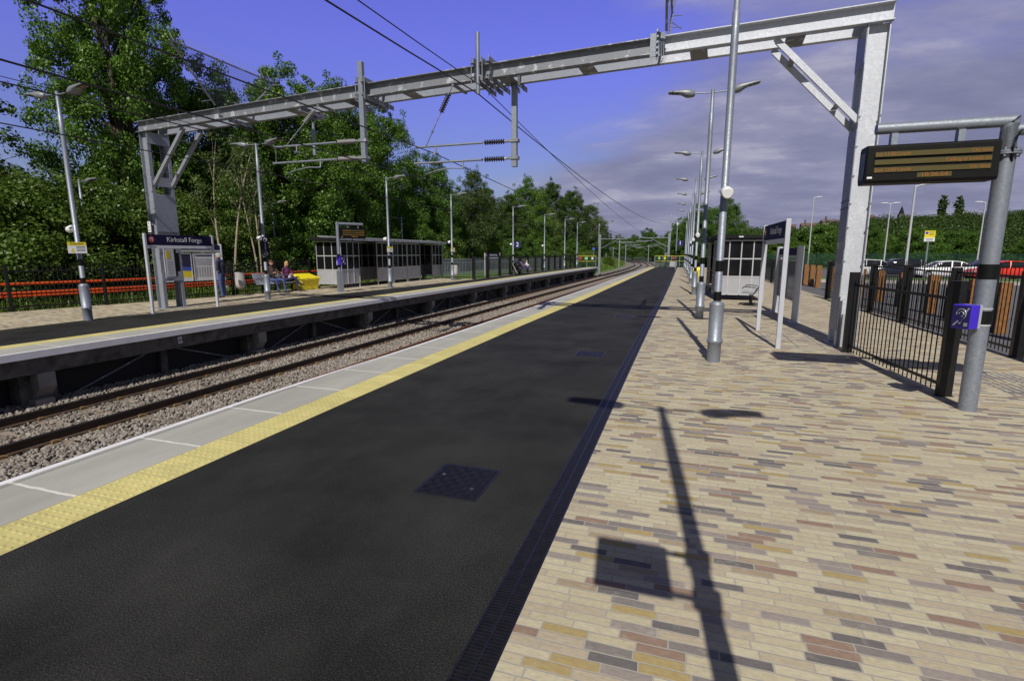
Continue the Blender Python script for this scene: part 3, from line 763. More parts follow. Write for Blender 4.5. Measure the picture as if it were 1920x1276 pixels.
for z in (.1, .6):
    m = MB(); m.tube([(.055*math.cos(a*.3927), -.012, z+.055*math.sin(a*.3927)) for a in range(17)], .012, 5); m.build('ring', 'white', t)
text('ticket', .07, 'white', t, (0, -.009, .42), (90, 90, 0), align='CENTER'); text('office', .07, 'white', t, (0, -.009, .28), (90, 90, 0), align='CENTER')

# ------------------------------------------------------------------ overhead line gantry
GR, GL = Vector((3.17, 11.02, 0)), Vector((-15.95, 12.2, 0))
ax = (GL-GR).normalized(); gy = Vector((-ax.y, ax.x, 0))
if gy.y < 0: gy = -gy
def gp(s, d, z):   # s metres from the right end, d metres behind the front beam
    p = GR+ax*s+gy*d; return (p.x, p.y, z)
SL = (GL-GR).length
ztop = lambda s: 5.90-.25*s/SL+.035*math.sin(math.pi*s/SL)
gan = thing('line_gantry', 'galvanised portal gantry spanning both tracks and carrying the overhead wires', 'gantry', (0, 0, 0))
SPL = 3.85
def ibeam(s0, s1, d, mat, name, flip=1):
    m = MB(); n = max(2, int((s1-s0)/2))
    for i in range(n):
        a, b = s0+(s1-s0)*i/n, s0+(s1-s0)*(i+1)/n
        for (dd, w, z0, z1) in ((0, .014, -.292, -.008), (-.055, .12, -.016, 0), (-.055, .12, -.3, -.284)):
            za, zb = ztop(a), ztop(b)
            q = [gp(a, d+dd-w/2, za+z0), gp(a, d+dd+w/2, za+z0), gp(a, d+dd+w/2, za+z1), gp(a, d+dd-w/2, za+z1),
                 gp(b, d+dd-w/2, zb+z0), gp(b, d+dd+w/2, zb+z0), gp(b, d+dd+w/2, zb+z1), gp(b, d+dd-w/2, zb+z1)]
            m.add(q, [(0, 1, 2, 3), (4, 7, 6, 5), (0, 4, 5, 1), (1, 5, 6, 2), (2, 6, 7, 3), (3, 7, 4, 0)])
    return m.build(name, mat, gan)
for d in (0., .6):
    ibeam(0, SPL, d, 'galv_bright', 'beam'); ibeam(SPL, SL, d, 'galv_dull' if d == 0 else 'galv_mid', 'beam')  # front beam: sunlit copy up to the splice, painted shade beyond it
def plate_s(s0, s1, d0, d1, z0, z1, mb):
    q = [gp(s, d, ztop(s)+z) for z in (z0, z1) for d in (d0, d1) for s in (s0, s1)]
    mb.add(q, [(0, 2, 3, 1), (4, 5, 7, 6), (0, 1, 5, 4), (2, 6, 7, 3), (0, 4, 6, 2), (1, 3, 7, 5)])
for s in (1.45, 3.1, 5.3, 7.1, 9.6, 11.3, 13.2, 15., 16.6):
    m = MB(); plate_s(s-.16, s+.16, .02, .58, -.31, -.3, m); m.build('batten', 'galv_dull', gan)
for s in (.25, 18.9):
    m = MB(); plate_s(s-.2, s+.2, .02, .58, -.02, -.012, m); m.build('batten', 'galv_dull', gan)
m = MB()
plate_s(SPL-.14, SPL+.14, -.13, -.116, -.36, .06, m); plate_s(SPL-.02, SPL+.02, -.16, -.13, -.42, .12, m)
for k in range(5): p = gp(SPL, -.17, ztop(SPL)+.07-.1*k); m.tube([p, (p[0], p[1]-.04, p[2])], .025, 6)
m.build('splice_plate', 'galv', gan)
def column(s, face, nm):
    # two channel legs with plates on the track side (face = +1 / -1 along the beam axis)
    c = bpy.data.objects.new('column', None); col.objects.link(c); c.parent = gan
    zt = ztop(s)-.3
    for d, fl in ((0, 1), (.6, 1)):
        m = MB()
        def vb(s0, s1, d0, d1, z0=0, z1=zt):
            q = [gp(a, b, z) for z in (z0, z1) for b in (d0, d1) for a in (s0, s1)]
            m.add(q, [(0, 2, 3, 1), (4, 5, 7, 6), (0, 1, 5, 4), (2, 6, 7, 3), (0, 4, 6, 2), (1, 3, 7, 5)])
        vb(s-.15, s+.15, d+.03, d+.045); vb(s-.165, s-.15, d-.06, d+.045); vb(s+.15, s+.165, d-.06, d+.045)
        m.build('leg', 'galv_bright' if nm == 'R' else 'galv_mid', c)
    sp = s+face*.17
    def vp(z0, z1, d0=-.05, d1=.65):
        m = MB()
        q = [gp(a, b, z) for z in (z0, z1) for b in (d0, d1) for a in (sp-.006, sp+.006)]
        m.add(q, [(0, 2, 3, 1), (4, 5, 7, 6), (0, 1, 5, 4), (2, 6, 7, 3), (0, 4, 6, 2), (1, 3, 7, 5)]); m.build('side_plate', 'galv_mid', c)
    if nm == 'L':
        vp(1.75, 3.55); vp(3.78, 4.06); vp(.86, 1.16); vp(5.02, zt); vp(2.33, 2.4, -.055, .66)
    else:
        vp(.3, 1.35, -.05, .6); vp(1.55, 1.82, -.05, .6); vp(1.95, 3.9, -.05, .6); vp(4.0, 4.25); vp(5.0, zt)
        vp(2.55, 2.58, -.06, .66); vp(2.68, 2.71, -.06, .66)
    for z in (2.2, 2.62, 3.1, 3.6, 4.1, 1.6):
        for a in (-.15, .15): m = MB(); p = gp(s+a, -.05, z); m.tube([p, (p[0], p[1]-.03, p[2])], .016, 6); m.build('bolt', 'galv', c)
    if nm == 'R':
        m = MB(); q = [gp(a, b, z) for z in (.01, .62) for b in (-.05, -.03) for a in (s-.05, s+.1)]
        m.add(q, [(0, 2, 3, 1), (4, 5, 7, 6), (0, 1, 5, 4), (2, 6, 7, 3), (0, 4, 6, 2), (1, 3, 7, 5)]); m.build('base_cover', 'grey_panel', c)
    m = MB(); q = [gp(a, b, z) for z in (-.02, .015) for b in (-.14, .74) for a in (s-.24, s+.24)]
    m.add(q, [(0, 2, 3, 1), (4, 5, 7, 6), (0, 1, 5, 4), (2, 6, 7, 3), (0, 4, 6, 2), (1, 3, 7, 5)]); m.build('base_plate', 'galv', c)
    return c
column(.2, 1, 'R'); column(SL-.22, -1, 'L')
for s0, z0, s1 in ((.36, 4.05, 1.78), (SL-.4, 3.85, SL-1.9)):
    k = bpy.data.objects.new('knee_brace', None); col.objects.link(k); k.parent = gan
    zz = ztop(s1)-.31
    for d in (.0, .56):
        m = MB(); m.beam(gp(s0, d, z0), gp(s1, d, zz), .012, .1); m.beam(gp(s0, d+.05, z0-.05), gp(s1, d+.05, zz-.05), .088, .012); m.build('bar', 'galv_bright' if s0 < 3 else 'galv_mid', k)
    for f in (.22, .78):
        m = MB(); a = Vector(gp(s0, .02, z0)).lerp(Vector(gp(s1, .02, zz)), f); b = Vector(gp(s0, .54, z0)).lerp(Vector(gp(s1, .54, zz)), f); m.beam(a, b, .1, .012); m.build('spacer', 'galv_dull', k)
def s_at(x): return (x-GR.x)/ax.x
def cross_angle(x, top, d0=-.25, d1=.95, mb=None):
    s = s_at(x); z = ztop(s)+(.04 if top else -.34)
    mb.beam(gp(s-.03, d0, z), gp(s-.03, d1, z), .012, .1); mb.beam(gp(s, d0, z-.05 if top else z+.05), gp(s, d1, z-.05 if top else z+.05), .08, .012)
def drop_post(x, z0, z1, sq, d=-.2):
    s = s_at(x); p = gp(s, d, 0)
    c = bpy.data.objects.new('drop_post', None); col.objects.link(c); c.parent = gan
    m = MB()
    if sq: m.box(p[0]-.06, p[0]+.06, p[1]-.06, p[1]+.06, z0, z1)
    else: m.cyl(p[0], p[1], z0, z1, .045, 12)
    m.build('post', 'galv', c, bevel=.006 if sq else 0)
    m = MB()
    for dx in (-.09, .09):
        cross_angle(x+dx, True, d-.1, .95, m); cross_angle(x+dx, False, d-.1, .95, m)
    m.build('clamp', 'galv_dull', c)
    m = MB(); zt = ztop(s)
    for dx in (-.13, .13):
        for dd in (d-.06, .68): q = gp(s_at(x+dx), dd, 0); m.tube([(q[0], q[1], zt-.42), (q[0], q[1], zt+.12)], .011, 6)
    m.build('tie_rod', 'galv', c)
    return c, p
P1, pp1 = drop_post(-4.47, 5.2, 6.45, False)
P2, pp2 = drop_post(-3.86, 3.72, 5.5, True, .45)
P3, pp3 = drop_post(-7.56, 3.93, 6.25, True)
P4, pp4 = drop_post(-9.9, 4.42, 5.3, False, .7)
for a in ((-4.2, True, -.3, .95), (-4.2, False, -.3, .95), (-8.1, False, 0, .9), (-9.6, False, -.1, .9), (-12.2, False, -.05, .75), (-11.9, True, -.05, .75)):
    m = MB(); cross_angle(*a, m); m.build('cross_angle', 'galv_dull', gan)
def insulator(mb, p, q, n=9, r=.062, core=.028):
    p, q = Vector(p), Vector(q); d = q-p; pts = [p]; rs = [core]
    for i in range(n):
        for (t, rr) in ((.15, core), (.45, r), (.6, r), (.9, core)):
            pts.append(p+d*((i+t)/n)); rs.append(rr)
    pts.append(q); rs.append(core); mb.tube(pts, rs, 12)
def cantilever(post, zu, zl, x_end, ins):
    px, pyy = post[0], post[1]
    c = bpy.data.objects.new('cantilever', None); col.objects.link(c); c.parent = gan
    for z, xe in ((zu, x_end), (zl, x_end-.05)):
        m = MB(); m.tube([(px-.78, pyy-.02, z), (xe, pyy+.03, z+.01)], .026, 10); m.tube([(xe+.02, pyy+.03, z+.01), (xe-.02, pyy+.03, z+.01)], .034, 10); m.build('tube', 'galv', c)
        m = MB(); insulator(m, (px-.24, pyy, z), (px-.74, pyy-.02, z)); m.build('insulator', ins, c)
        m = MB(); m.box(px-.1, px+.1, pyy-.085, pyy+.085, z-.035, z+.035); m.tube([(px-.07, pyy, z), (px-.26, pyy, z)], .03, 8); m.build('clamp', 'galv_dull', c)
    m = MB(); xr = px-1.3
    m.tube([(xr, pyy, zl), (xr, pyy-.02, zl-.17)], .02, 6); m.tube([(xr, pyy-.02, zl-.17), (xr-.35, pyy-.02, zl-.15), (xr-.75, pyy-.02, zl-.2), (xr-1.0, pyy-.02, zl-.27), (xr-1.02, pyy-.02, zl-.36)], .016, 6); m.build('registration_arm', 'galv', c)
    m = MB(); m.tube([(x_end+.06, pyy, zu), (x_end+.04, pyy, zl)], .006, 5); m.build('hanger', 'galv_dull', c)
    xs = px-2.0
    m = MB(); m.tube([(xs, pyy, zu), (xs, pyy-.02, zu-.16)], .018, 6); m.tube([(xs, pyy-.09, zu-.17), (xs, pyy+.09, zu-.17)], .03, 6); m.build('wire_clamp', 'galv_dull', c)
    return c
cantilever(pp2, 4.3, 3.92, -6.38, 'ins_dark'); cantilever(pp3, 4.46, 4.06, -10.3, 'ins_grey')
def stay(a, b, ins):
    a, b = Vector(a), Vector(b); c = bpy.data.objects.new('stay', None); col.objects.link(c); c.parent = gan
    m = MB(); m.tube([a, b], .011, 6); m.tube([a.lerp(b, .74), a.lerp(b, .76)], .03, 6); m.build('cable', 'galv_dull', c)
    m = MB(); insulator(m, a.lerp(b, .12), a.lerp(b, .42), 8, .065, .025); m.build('insulator', ins, c)
    m = MB(); q = gp(s_at(a.x), .6, a.z+.03); m.beam((a.x, a.y, a.z+.03), q, .06, .05); m.build('bracket', 'galv_dull', c)
s1 = s_at(-5.15); stay(gp(s1, -.1, ztop(s1)-.35), (-6.1, pp2[1], 4.32), 'ins_dark')
s1 = s_at(-9.0); stay(gp(s1, -.1, ztop(s1)-.35), (-9.9, pp3[1], 4.48), 'ins_grey')
# anti-climb screens standing on the beam
def screen(x, mirror=1):
    s = s_at(x); p = gp(s, .3, ztop(s)); yb = p[1]
    c = bpy.data.objects.new('climb_guard', None); col.objects.link(c); c.parent = gan
    B0, B1, T0, T1 = (x, yb-.55, p[2]+.02), (x, yb+.45, p[2]+.02), (x, yb-1.75, p[2]+1.25), (x, yb+1.75, p[2]+1.25)
    m = MB(); vs = [B0, B1, T1, T0]; m.add(vs, [(0, 1, 2, 3)]); me = m.mesh('wire_mesh', 'wire_mesh')
    uv = me.uv_layers.new(name='UVMap')
    for lo in me.loops: q = me.vertices[lo.vertex_index].co; uv.data[lo.index].uv = (q.y, q.z)
    link('wire_mesh', me, c)
    m = MB()
    for a, b in ((B0, T0), (B1, T1), (T0, T1)): m.beam(a, b, .045, .03)
    m.build('frame', 'galv_dull', c)
    m = MB()
    for i in range(13):
        a = Vector(T0).lerp(Vector(T1), (i+.5)/13); m.tube([a, a+Vector((-.1*mirror, -.05, .26))], .009, 5)
    for i in range(6):
        a = Vector(B0).lerp(Vector(T0), (i+.5)/6); m.tube([a, a+Vector((-.05*mirror, -.28, -.1+.1*(i % 2)))], .009, 5)
        a = Vector(B1).lerp(Vector(T1), (i+.5)/6); m.tube([a, a+Vector((.22, .2, -.1+.16*(i % 2)))], .009, 5)
    m.build('spike', 'galv', c)
screen(-12.4); screen(-.52, -1)
# identity plate and notice case in the far column
t = thing('structure_number_plate', 'small white number plate on the far gantry leg above the name board', 'plate', (GL.x+.1, GL.y-.09, 2.55))
m = MB(); m.box(-.06, .06, -.01, .01, -.16, .16); m.build('plate', 'white', t); text('K', .09, 'black', t, (0, -.012, .1), (90, 0, 0), align='CENTER'); text('61', .09, 'black', t, (0, -.012, 0), (90, 0, 0), align='CENTER'); text('07', .09, 'black', t, (0, -.012, -.1), (90, 0, 0), align='CENTER')
t = thing('timetable_case', 'grey timetable case with a white sheet fixed between the far gantry legs', 'notice case', (GL.x+.42, GL.y+.3, .95))
m = MB(); m.box(-.05, .0, -.27, .27, 0, 1.0); m.build('case', 'grey_panel', t, bevel=.008)
m = MB(); m.box(.001, .006, -.22, .06, .06, .92); m.build('sheet', 'paper', t)
m = MB(); m.box(.0065, .009, -.2, -.08, .62, .86); m.build('yellow_notice', 'yellow_sign', t)
m = MB()
for k in range(9): m.box(.0065, .008, -.19, .03, .12+.05*k, .13+.05*k)
m.build('text_line', 'grey_panel', t)
m = MB(); m.box(.001, .004, .08, .24, .06, .92); m.build('window', 'dark', t)

# ------------------------------------------------------------------ overhead wires
def wire(name, label, pts, r, grp=None, mat='wire'):
    out = []
    for (a, b, sag) in pts:
        a, b = Vector(a), Vector(b); n = 18
        for i in range(n+(1 if (a, b, sag) == pts[-1] else 1)):
            t = i/n; p = a.lerp(b, t); p.z -= sag*4*t*(1-t); out.append(p)
    m = MB(); m.tube(out, r, 6); o = m.build(name, mat); tag(o, label, 'wire', grp); return o
gw = 'overhead wires'
yg = 11.6
wire('feeder_cable', 'thick dark feeder cable crossing the blue sky to the top of the far mast', [((-4.55, -45, 5.3), (-4.5, 11.3, 5.22), .9), ((-4.5, 11.3, 5.22), (-1.7, 69.9, 5.5), .95)], .013, gw)
wire('feeder_cable', 'thinner feeder cable running just above the thick one across the sky', [((-4.3, -45, 5.55), (-4.3, 11.3, 5.28), .75), ((-4.3, 11.3, 5.28), (-3.4, 69.9, 3.75), .7)], .009, gw)
wire('catenary_wire', 'upper wire over the near track through the clamp of the dark insulated arm', [((-6.6, -45, 4.35), (-5.87, pp2[1]-.02, 4.13), .15), ((-5.87, pp2[1]-.02, 4.13), (-5.4, 69.9, 3.55), .35)], .011, gw)
wire('contact_wire', 'lower wire over the near track held by the curved arm', [((-6.5, -45, 3.72), (-6.18, pp2[1]-.02, 3.55), .05), ((-6.18, pp2[1]-.02, 3.55), (-5.5, 69.9, 3.1), .05)], .011, gw)
wire('catenary_wire', 'upper wire over the far track below the grey insulated arm', [((-9.9, -45, 4.3), (-9.57, pp3[1]-.02, 4.29), .2), ((-9.57, pp3[1]-.02, 4.29), (-8.6, 66.3, 3.55), .35)], .011, gw)
wire('contact_wire', 'lower wire over the far track, lowest of the dark wires at the left', [((-9.3, -45, 3.7), (-9.86, pp3[1]-.02, 3.68), .05), ((-9.86, pp3[1]-.02, 3.68), (-8.7, 66.3, 3.1), .05)], .01, gw)
wire('return_wire', 'thin wire just above the upper wire of the far track', [((-9.75, -45, 4.5), (-9.85, 12.2, 4.45), .25)], .006, gw)

# masts beyond the platforms
def mast(x, y, z0, H, sd, lab, aux=1.4, grp='line masts beyond the platforms', big=True):
    w_ = .13 if y < 80 else .1
    t = thing('line_mast', lab, 'mast', (x, y, z0), 0, grp)
    m = MB(); m.box(-w_, w_, -.11, -.095, 0, H); m.box(-w_, w_, .095, .11, 0, H); m.box(-.008, .008, -.095, .095, 0, H); m.build('column', 'galv', t)
    if aux:
        m = MB(); m.box(.14*sd*-1-.05, .14*sd*-1+.05, -.05, .05, H-1.1, H+aux); m.build('top_post', 'galv_dull', t)
    m = MB(); m.tube([(sd*.1, 0, H-.6), (sd*3.3, 0, H-.58)], .035, 8); m.tube([(sd*.1, 0, H-1.75), (sd*2.3, 0, H-.65)], .035, 8); m.tube([(sd*2.1, 0, H-.98), (sd*4.1, 0, H-.95)], .03, 8); m.tube([(sd*2.6, -.02, H-1.08), (sd*4.0, -.02, H-1.05)], .02, 6); m.build('cantilever', 'galv', t)
    return t
mast(-1.78, 69.9, -.05, 4.3, -1, 'tall steel mast with a wire arm behind the near end railing', 2.3)
mast(-10.05, 66.3, -.9, 4.95, 1, 'steel mast with a wire arm at the far platform end', 1.3)
for (y, side, w) in ((105, -1, 'first'), (150, -1, 'second'), (200, -1, 'third'), (128, 1, 'nearest outer'), (172, 1, 'middle outer'), (222, 1, 'last outer')):
    x = (-12.8 if side < 0 else -3.6)+sR(y)
    mast(x, y, -1.1, 5.4, -side if side > 0 else 1, '%s distant mast along the curve of the track' % w, 0)
t = thing('speed_sign', 'small white sign on a dark post beside the curving track', 'sign', (-4.2, 138, -1.0))
m = MB(); m.cyl(0, 0, 0, 2.2, .09, 8); m.build('post', 'black', t); m = MB(); m.box(-.3, .3, -.12, -.08, 2.0, 2.9); m.build('plate', 'white', t)
# ------------------------------------------------------------------ information displays
def display(parent, x0, x1, y0, y1, z0, z1):
    """one display box facing -Y"""
    d = bpy.data.objects.new('display', None); col.objects.link(d); d.parent = parent
    m = MB(); w = x1-x0
    m.prism([(y0, z0+.03), (y0+.015, z0), (y1-.03, z0), (y1, z0+.05), (y1, z1-.03), (y1-.03, z1), (y0+.05, z1), (y0+.02, z1-.02)], 'x', x0, x1)
    m.build('casing', 'screen_bezel', d, bevel=.006)
    h = z1-z0; yf = y0-.003
    m = MB()
    for (a, b) in ((.20, .325), (.40, .525), (.60, .725)): m.box(x0+.07, x1-.075, yf-.003, yf, z1-h*b, z1-h*a)
    m.box(x0+w*.40, x0+w*.66, yf-.003, yf, z1-h*.88, z1-h*.765); m.build('led_row', 'led_row', d)
    fs = h*.125; yt = yf-.004
    zr = [z1-h*.2625, z1-h*.4625, z1-h*.6625]
    text('1st 11:00 Leeds', fs, 'led_text', d, (x0+.075, yt, zr[0]), (90, 0, 0), ext=.0003); text('On time', fs, 'led_text', d, (x1-.08, yt, zr[0]), (90, 0, 0), align='RIGHT', ext=.0003)
    text('Calling at Leeds on', fs, 'led_text', d, (x1-.08, yt, zr[1]), (90, 0, 0), align='RIGHT', ext=.0003)
    text('2nd 12:00 Leeds', fs, 'led_text', d, (x0+.075, yt, zr[2]), (90, 0, 0), ext=.0003); text('On time', fs, 'led_text', d, (x1-.08, yt, zr[2]), (90, 0, 0), align='RIGHT', ext=.0003)
    text('10:36:54', fs*1.12, 'led_text', d, (x0+w*.53, yt, z1-h*.822), (90, 0, 0), align='CENTER', ext=.0003, sx=1.25)
    m = MB(); m.box(x0+.012, x0+.06, yf-.001, yf, z0+.05, z0+.07); m.build('label_plate', 'white', d)
    m = MB(); m.box(x0-.004, x0, y0+.07, y1-.06, z0+.05, z1-.07); m.build('side_hatch', 'black', d)
    return d
t = thing('departure_board', 'departure display with amber lettering hung from a grey tubular post', 'departure board', (3.14, 6.94, 0))
m = MB(); m.tube([(0, 0, 0), (0, 0, 2.77)], .084, 28); m.tube([(0, 0, 2.79), (0, 0, 3.06)], .074, 24, caps=False)
m.build('post', 'galv', t)
m = MB(); a = []
m.loft([[(.074*math.cos(q*.2618), .074*math.sin(q*.2618), zz if zz < 3 else 3.065+.074*math.cos(q*.2618)*1.0) for q in range(24)] for zz in (2.79, 3.06)], 0, True, False)
m.loft([[(xx if xx < -.5 else .058*math.sin(q*.2618)*1.0, .058*math.cos(q*.2618), 3.09+.058*math.sin(q*.2618)) for q in range(24)] for xx in (-1.19, 0.)], 0, True, False)
m.loft([[(xx, r_*math.cos(q*.2618), 3.09+r_*math.sin(q*.2618)) for q in range(24)] for xx, r_ in ((-1.19, .058), (-1.19, .052), (-1.1, .052))], 0, False, True)
m.tube([(.0, 0, 3.0), (.95, .0, 3.0)], .06, 12)
m.build('arm', 'galv', t)
m = MB(); m.tube([(0, 0, 2.755), (0, 0, 2.772)], .125, 24); m.tube([(0, 0, 2.776), (0, 0, 2.793)], .125, 24)
for k in range(6): m.cyl(.105*math.cos(k*1.047), .105*math.sin(k*1.047), 2.73, 2.82, .014, 6)
m.build('flange', 'galv', t)
for z0, z1 in ((1.47, 1.63), (.985, 1.13)):
    m = MB(); lathe(m, [(.0865, z0), (.0865, z1)], 28); m.build('band', 'band', t)
m = MB()
for z in (.965, 1.145): lathe(m, [(.0885, z), (.0885, z+.018)], 28)
m.box(-.13, -.085, -.06, -.02, .955, .995); m.box(-.13, -.085, -.06, -.02, 1.135, 1.175)
m.build('strap', 'alu', t)
m = MB(); m.tube([(.02, -.08, 2.68), (-.01, -.13, 2.8), (.03, -.12, 2.95), (.1, -.03, 3.0)], .012, 6); m.build('cable', 'black', t); m = MB(); m.tube([(.088, -.02, .95), (.092, -.02, 1.65)], .011, 6); m.build('cable', 'black', t)
m = MB()
for x in (-1.02, -.42): m.box(x-.03, x+.03, -.05, .03, 2.89, 3.03)
for x in (.45, .9): m.box(x-.03, x+.03, -.03, .03, 2.8, 2.97)
m.build('hanger', 'galv', t)
display(t, -1.28, -.1, -.14, .14, 2.5, 2.905)
display(t, .3, 1.48, -.1, .18, 2.36, 2.82)
t = thing('departure_board', 'small far departure display on a grey post in front of the far shelter', 'departure board', (-14.72, 19.93, 0), R(60))
m = MB(); m.box(-.11, .11, -.11, .11, 0, .95); m.cyl(0, 0, .95, 2.98, .075, 14); m.tube([(-.06, 0, 3.03), (1.2, 0, 3.03)], .07, 12); m.tube([(0, 0, 2.9), (0, 0, 3.1)], .075, 12); m.build('post', 'galv', t)
for z0, z1 in ((1.12, 1.26), (1.55, 1.7)):
    m = MB(); lathe(m, [(.078, z0), (.078, z1)], 14); m.build('band', 'band', t)
m = MB(); m.box(.45, .5, -.03, .03, 2.85, 2.97); m.box(.95, 1., -.03, .03, 2.85, 2.97); m.build('hanger', 'galv', t)
display(t, .1, 1.28, -.14, .14, 2.4, 2.86)

# hearing-loop help boxes
def loop_box(loc, rz, label, s=1.):
    t = thing('help_box', label, 'help box', loc, rz, 'violet hearing loop boxes')
    t.scale = (s, s, s)
    m = MB(); m.box(-.09, .09, -.15, -.005, -.13, .13); m.build('box', 'purple', t, bevel=.008)
    m = MB(); m.box(-.085, .085, -.003, .045, -.128, .128); m.build('back_box', 'alu', t, bevel=.004)
    m = MB(); m.box(-.082, .082, -.1535, -.1515, -.12, .12); m.build('front_label', 'indigo', t)
    m = MB(); y = -.155
    ear = [(.045*math.cos(a), y, .03+.055*math.sin(a)) for a in np.linspace(math.pi*1.05, -.25*math.pi, 14)]+[(.012, y, -.035), (.01, y, -.065), (-.012, y, -.075)]
    m.tube(ear, .006, 5); m.tube([(.022*math.cos(a), y, .03+.028*math.sin(a)) for a in np.linspace(math.pi, -.4*math.pi, 9)], .0045, 5)
    m.beam((-.065, y, -.1), (-.02, y, -.045), .016, .004, up=(0, 1, 0)); m.beam((.03, y, .03), (.068, y, .1), .016, .004, up=(0, 1, 0)); m.box(.035, .07, y-.002, y, -.1, -.06)
    m.build('ear_symbol', 'silver_perf', t)
loop_box((3.01, 6.87, 1.07), R(-52), 'violet hearing loop box strapped to the departure display post')
loop_box((-14.63, 19.86, 1.42), R(70), 'violet hearing loop box on the far display post', 1.6)

# ------------------------------------------------------------------ railings
def railing(p, q, label, H=1.42, group='black railing panels', post_a=True, post_b=True, gap=.115, pw=.1, z=0.0, mids=(), ph=None, br=.0085):
    p, q = Vector((*p, z)), Vector((*q, z)); ln = (q-p).length; rz = math.atan2(q.y-p.y, q.x-p.x)
    t = thing('railing_panel', label, 'railing', p, rz, group)
    for on, x in ((post_a, 0), (post_b, ln)):
        if on:
            m = MB(); m.box(x-pw*.35, x+pw*.35, -pw*.6, pw*.6, -.05, ph or H); m.box(x-pw*.36, x+pw*.36, -pw*.8, pw*.8, 0, .012); m.build('post', 'black', t, bevel=.004)
    for zz in (.13, H-.22)+tuple(mids):
        m = MB(); m.box(.05, ln-.05, -.008, .008, zz-.02, zz+.02); m.build('rail', 'black', t)
    m = MB(); n = int((ln-.1)/gap); r = br
    for i in range(1, n+1):
        x = .05+(ln-.1)*i/(n+1)
        m.tube([(x, 0, .03), (x, 0, H-.06), (x, 0, H-.02)], [r, r, r*.4], 6)
    o = m.build('bars', 'black', t); 
    return t
railing((3.16, 7.56), (2.87, 10.47), 'short black railing panel between the display post and the gantry leg', pw=.12, gap=.12)
ysr_ = [10.84, 13.2, 15.6, 18.0, 20.4, 22.74]
nm = ['nearest', 'second', 'third', 'fourth', 'last']
for i in range(5): railing((5.47-.02*i, ysr_[i]), (5.45-.02*i, ysr_[i+1]), 'black railing panel behind the short one, %s of the row before the path gap' % nm[i], post_b=(i == 4), pw=.14, gap=.125, H=1.57, ph=1.45)
railing((5.5, 7.9), (5.47, 10.7), 'black railing panel cut by the right edge of the view', pw=.14, gap=.125, post_b=False, H=1.57, ph=1.45)
y = 28.5; i = 0; ords = ['first', 'second', 'third', 'fourth', 'fifth', 'sixth', 'seventh', 'eighth', 'ninth', 'tenth', 'eleventh', 'twelfth', 'thirteenth', 'fourteenth', 'fifteenth', 'sixteenth', 'seventeenth', 'eighteenth']
while y < 66: railing((5.25-.02*(y-28), y), (5.25-.02*(y+3-28), y+3), 'dark railing panel beyond the path gap, %s behind the poster case and shelter' % ords[i], group='dark railings beyond the gap', post_b=False, gap=.13); y += 3; i += 1
bk = [(-22.6, 2.5), (-21.4, 5.2), (-20.25, 7.6), (-19.1, 10.0), (-18.62, 12.4), (-18.25, 14.8), (-18.1, 17.2), (-18.05, 19.6), (-18.05, 22.0)]
for i in range(len(bk)-1): railing(bk[i], bk[i+1], 'black railing at the back of the far platform, %s panel from the left' % ords[i], group='railings behind the far platform', post_b=(i == len(bk)-2), gap=.12, mids=(.62,), br=.012)
railing((-17.6, 33.3), (-13.45, 32.4), 'black railing running from the back of the far shelter to the platform fence', group='railings behind the far platform', post_b=False, gap=.13)
y = 32.4; i = 0
while y < 64: railing((far_asph(y)-.12, y), (far_asph(y+2.3)-.12, y+2.3), 'black railing along the narrow far platform, %s panel past the shelter' % ords[i], group='railings along the narrow far platform', post_b=False, gap=.13, H=1.55, pw=.16); y += 2.3; i += 1
# orange barrier pipes behind the far railing
for k, (z, w) in enumerate(((.8, 'upper'), (.52, 'middle'), (.42, 'lower'))):
    m = MB(); pts = [(-23.4, 2.3), (-21.0, 7.6), (-19.6, 10.1), (-18.95, 13), (-18.65, 17), (-18.5, 24), (-18.4, 33)]
    for i in range(len(pts)-1):
        a, b = Vector((*pts[i], z)), Vector((*pts[i+1], z)); n = max(1, int((b-a).length/1.0))
        for j in range(n):
            p = a.lerp(b, j/n); q = a.lerp(b, (j+1)/n); m.tube([p, p.lerp(q, .42), p.lerp(q, .46), p.lerp(q, .5), p.lerp(q, .96), q], [.045, .045, .036, .045, .045, .038], 8)
    o = m.build('barrier_pipe', 'orange'); tag(o, '%s run of orange plastic barrier pipe behind the black railing' % w, 'barrier', 'orange barrier pipes')
# grey palisade fences on the grass
def palisade(p, q, label, H=1.5, z=-.15):
    p, q = Vector((*p, z)), Vector((*q, z)); ln = (q-p).length; rz = math.atan2(q.y-p.y, q.x-p.x)
    t = thing('palisade_fence', label, 'fence', p, rz, 'grey palisade fences')
    m = MB(); n = int(ln/.17)
    for i in range(n):
        x = .08+i*.17; m.prism([(x-.035, 0), (x+.035, 0), (x+.035, H-.06), (x, H), (x-.035, H-.06)], 'y', -.01, .006)
    m.build('pale', 'galv', t)
    for zz in (.25, H-.35): m = MB(); m.box(0, ln, .01, .05, zz, zz+.06); m.build('rail', 'galv', t)
palisade((-21.5, 34), (-15.6, 47), 'grey palisade fence on the grass behind the narrow far platform', 1.45)
palisade((-15.6, 47.3), (-14.0, 64), 'grey palisade fence behind the last black railings of the far platform', 1.35)
palisade((-26.5, 5), (-23.2, 19), 'grey palisade fence seen behind the orange barrier pipes', 1.0)
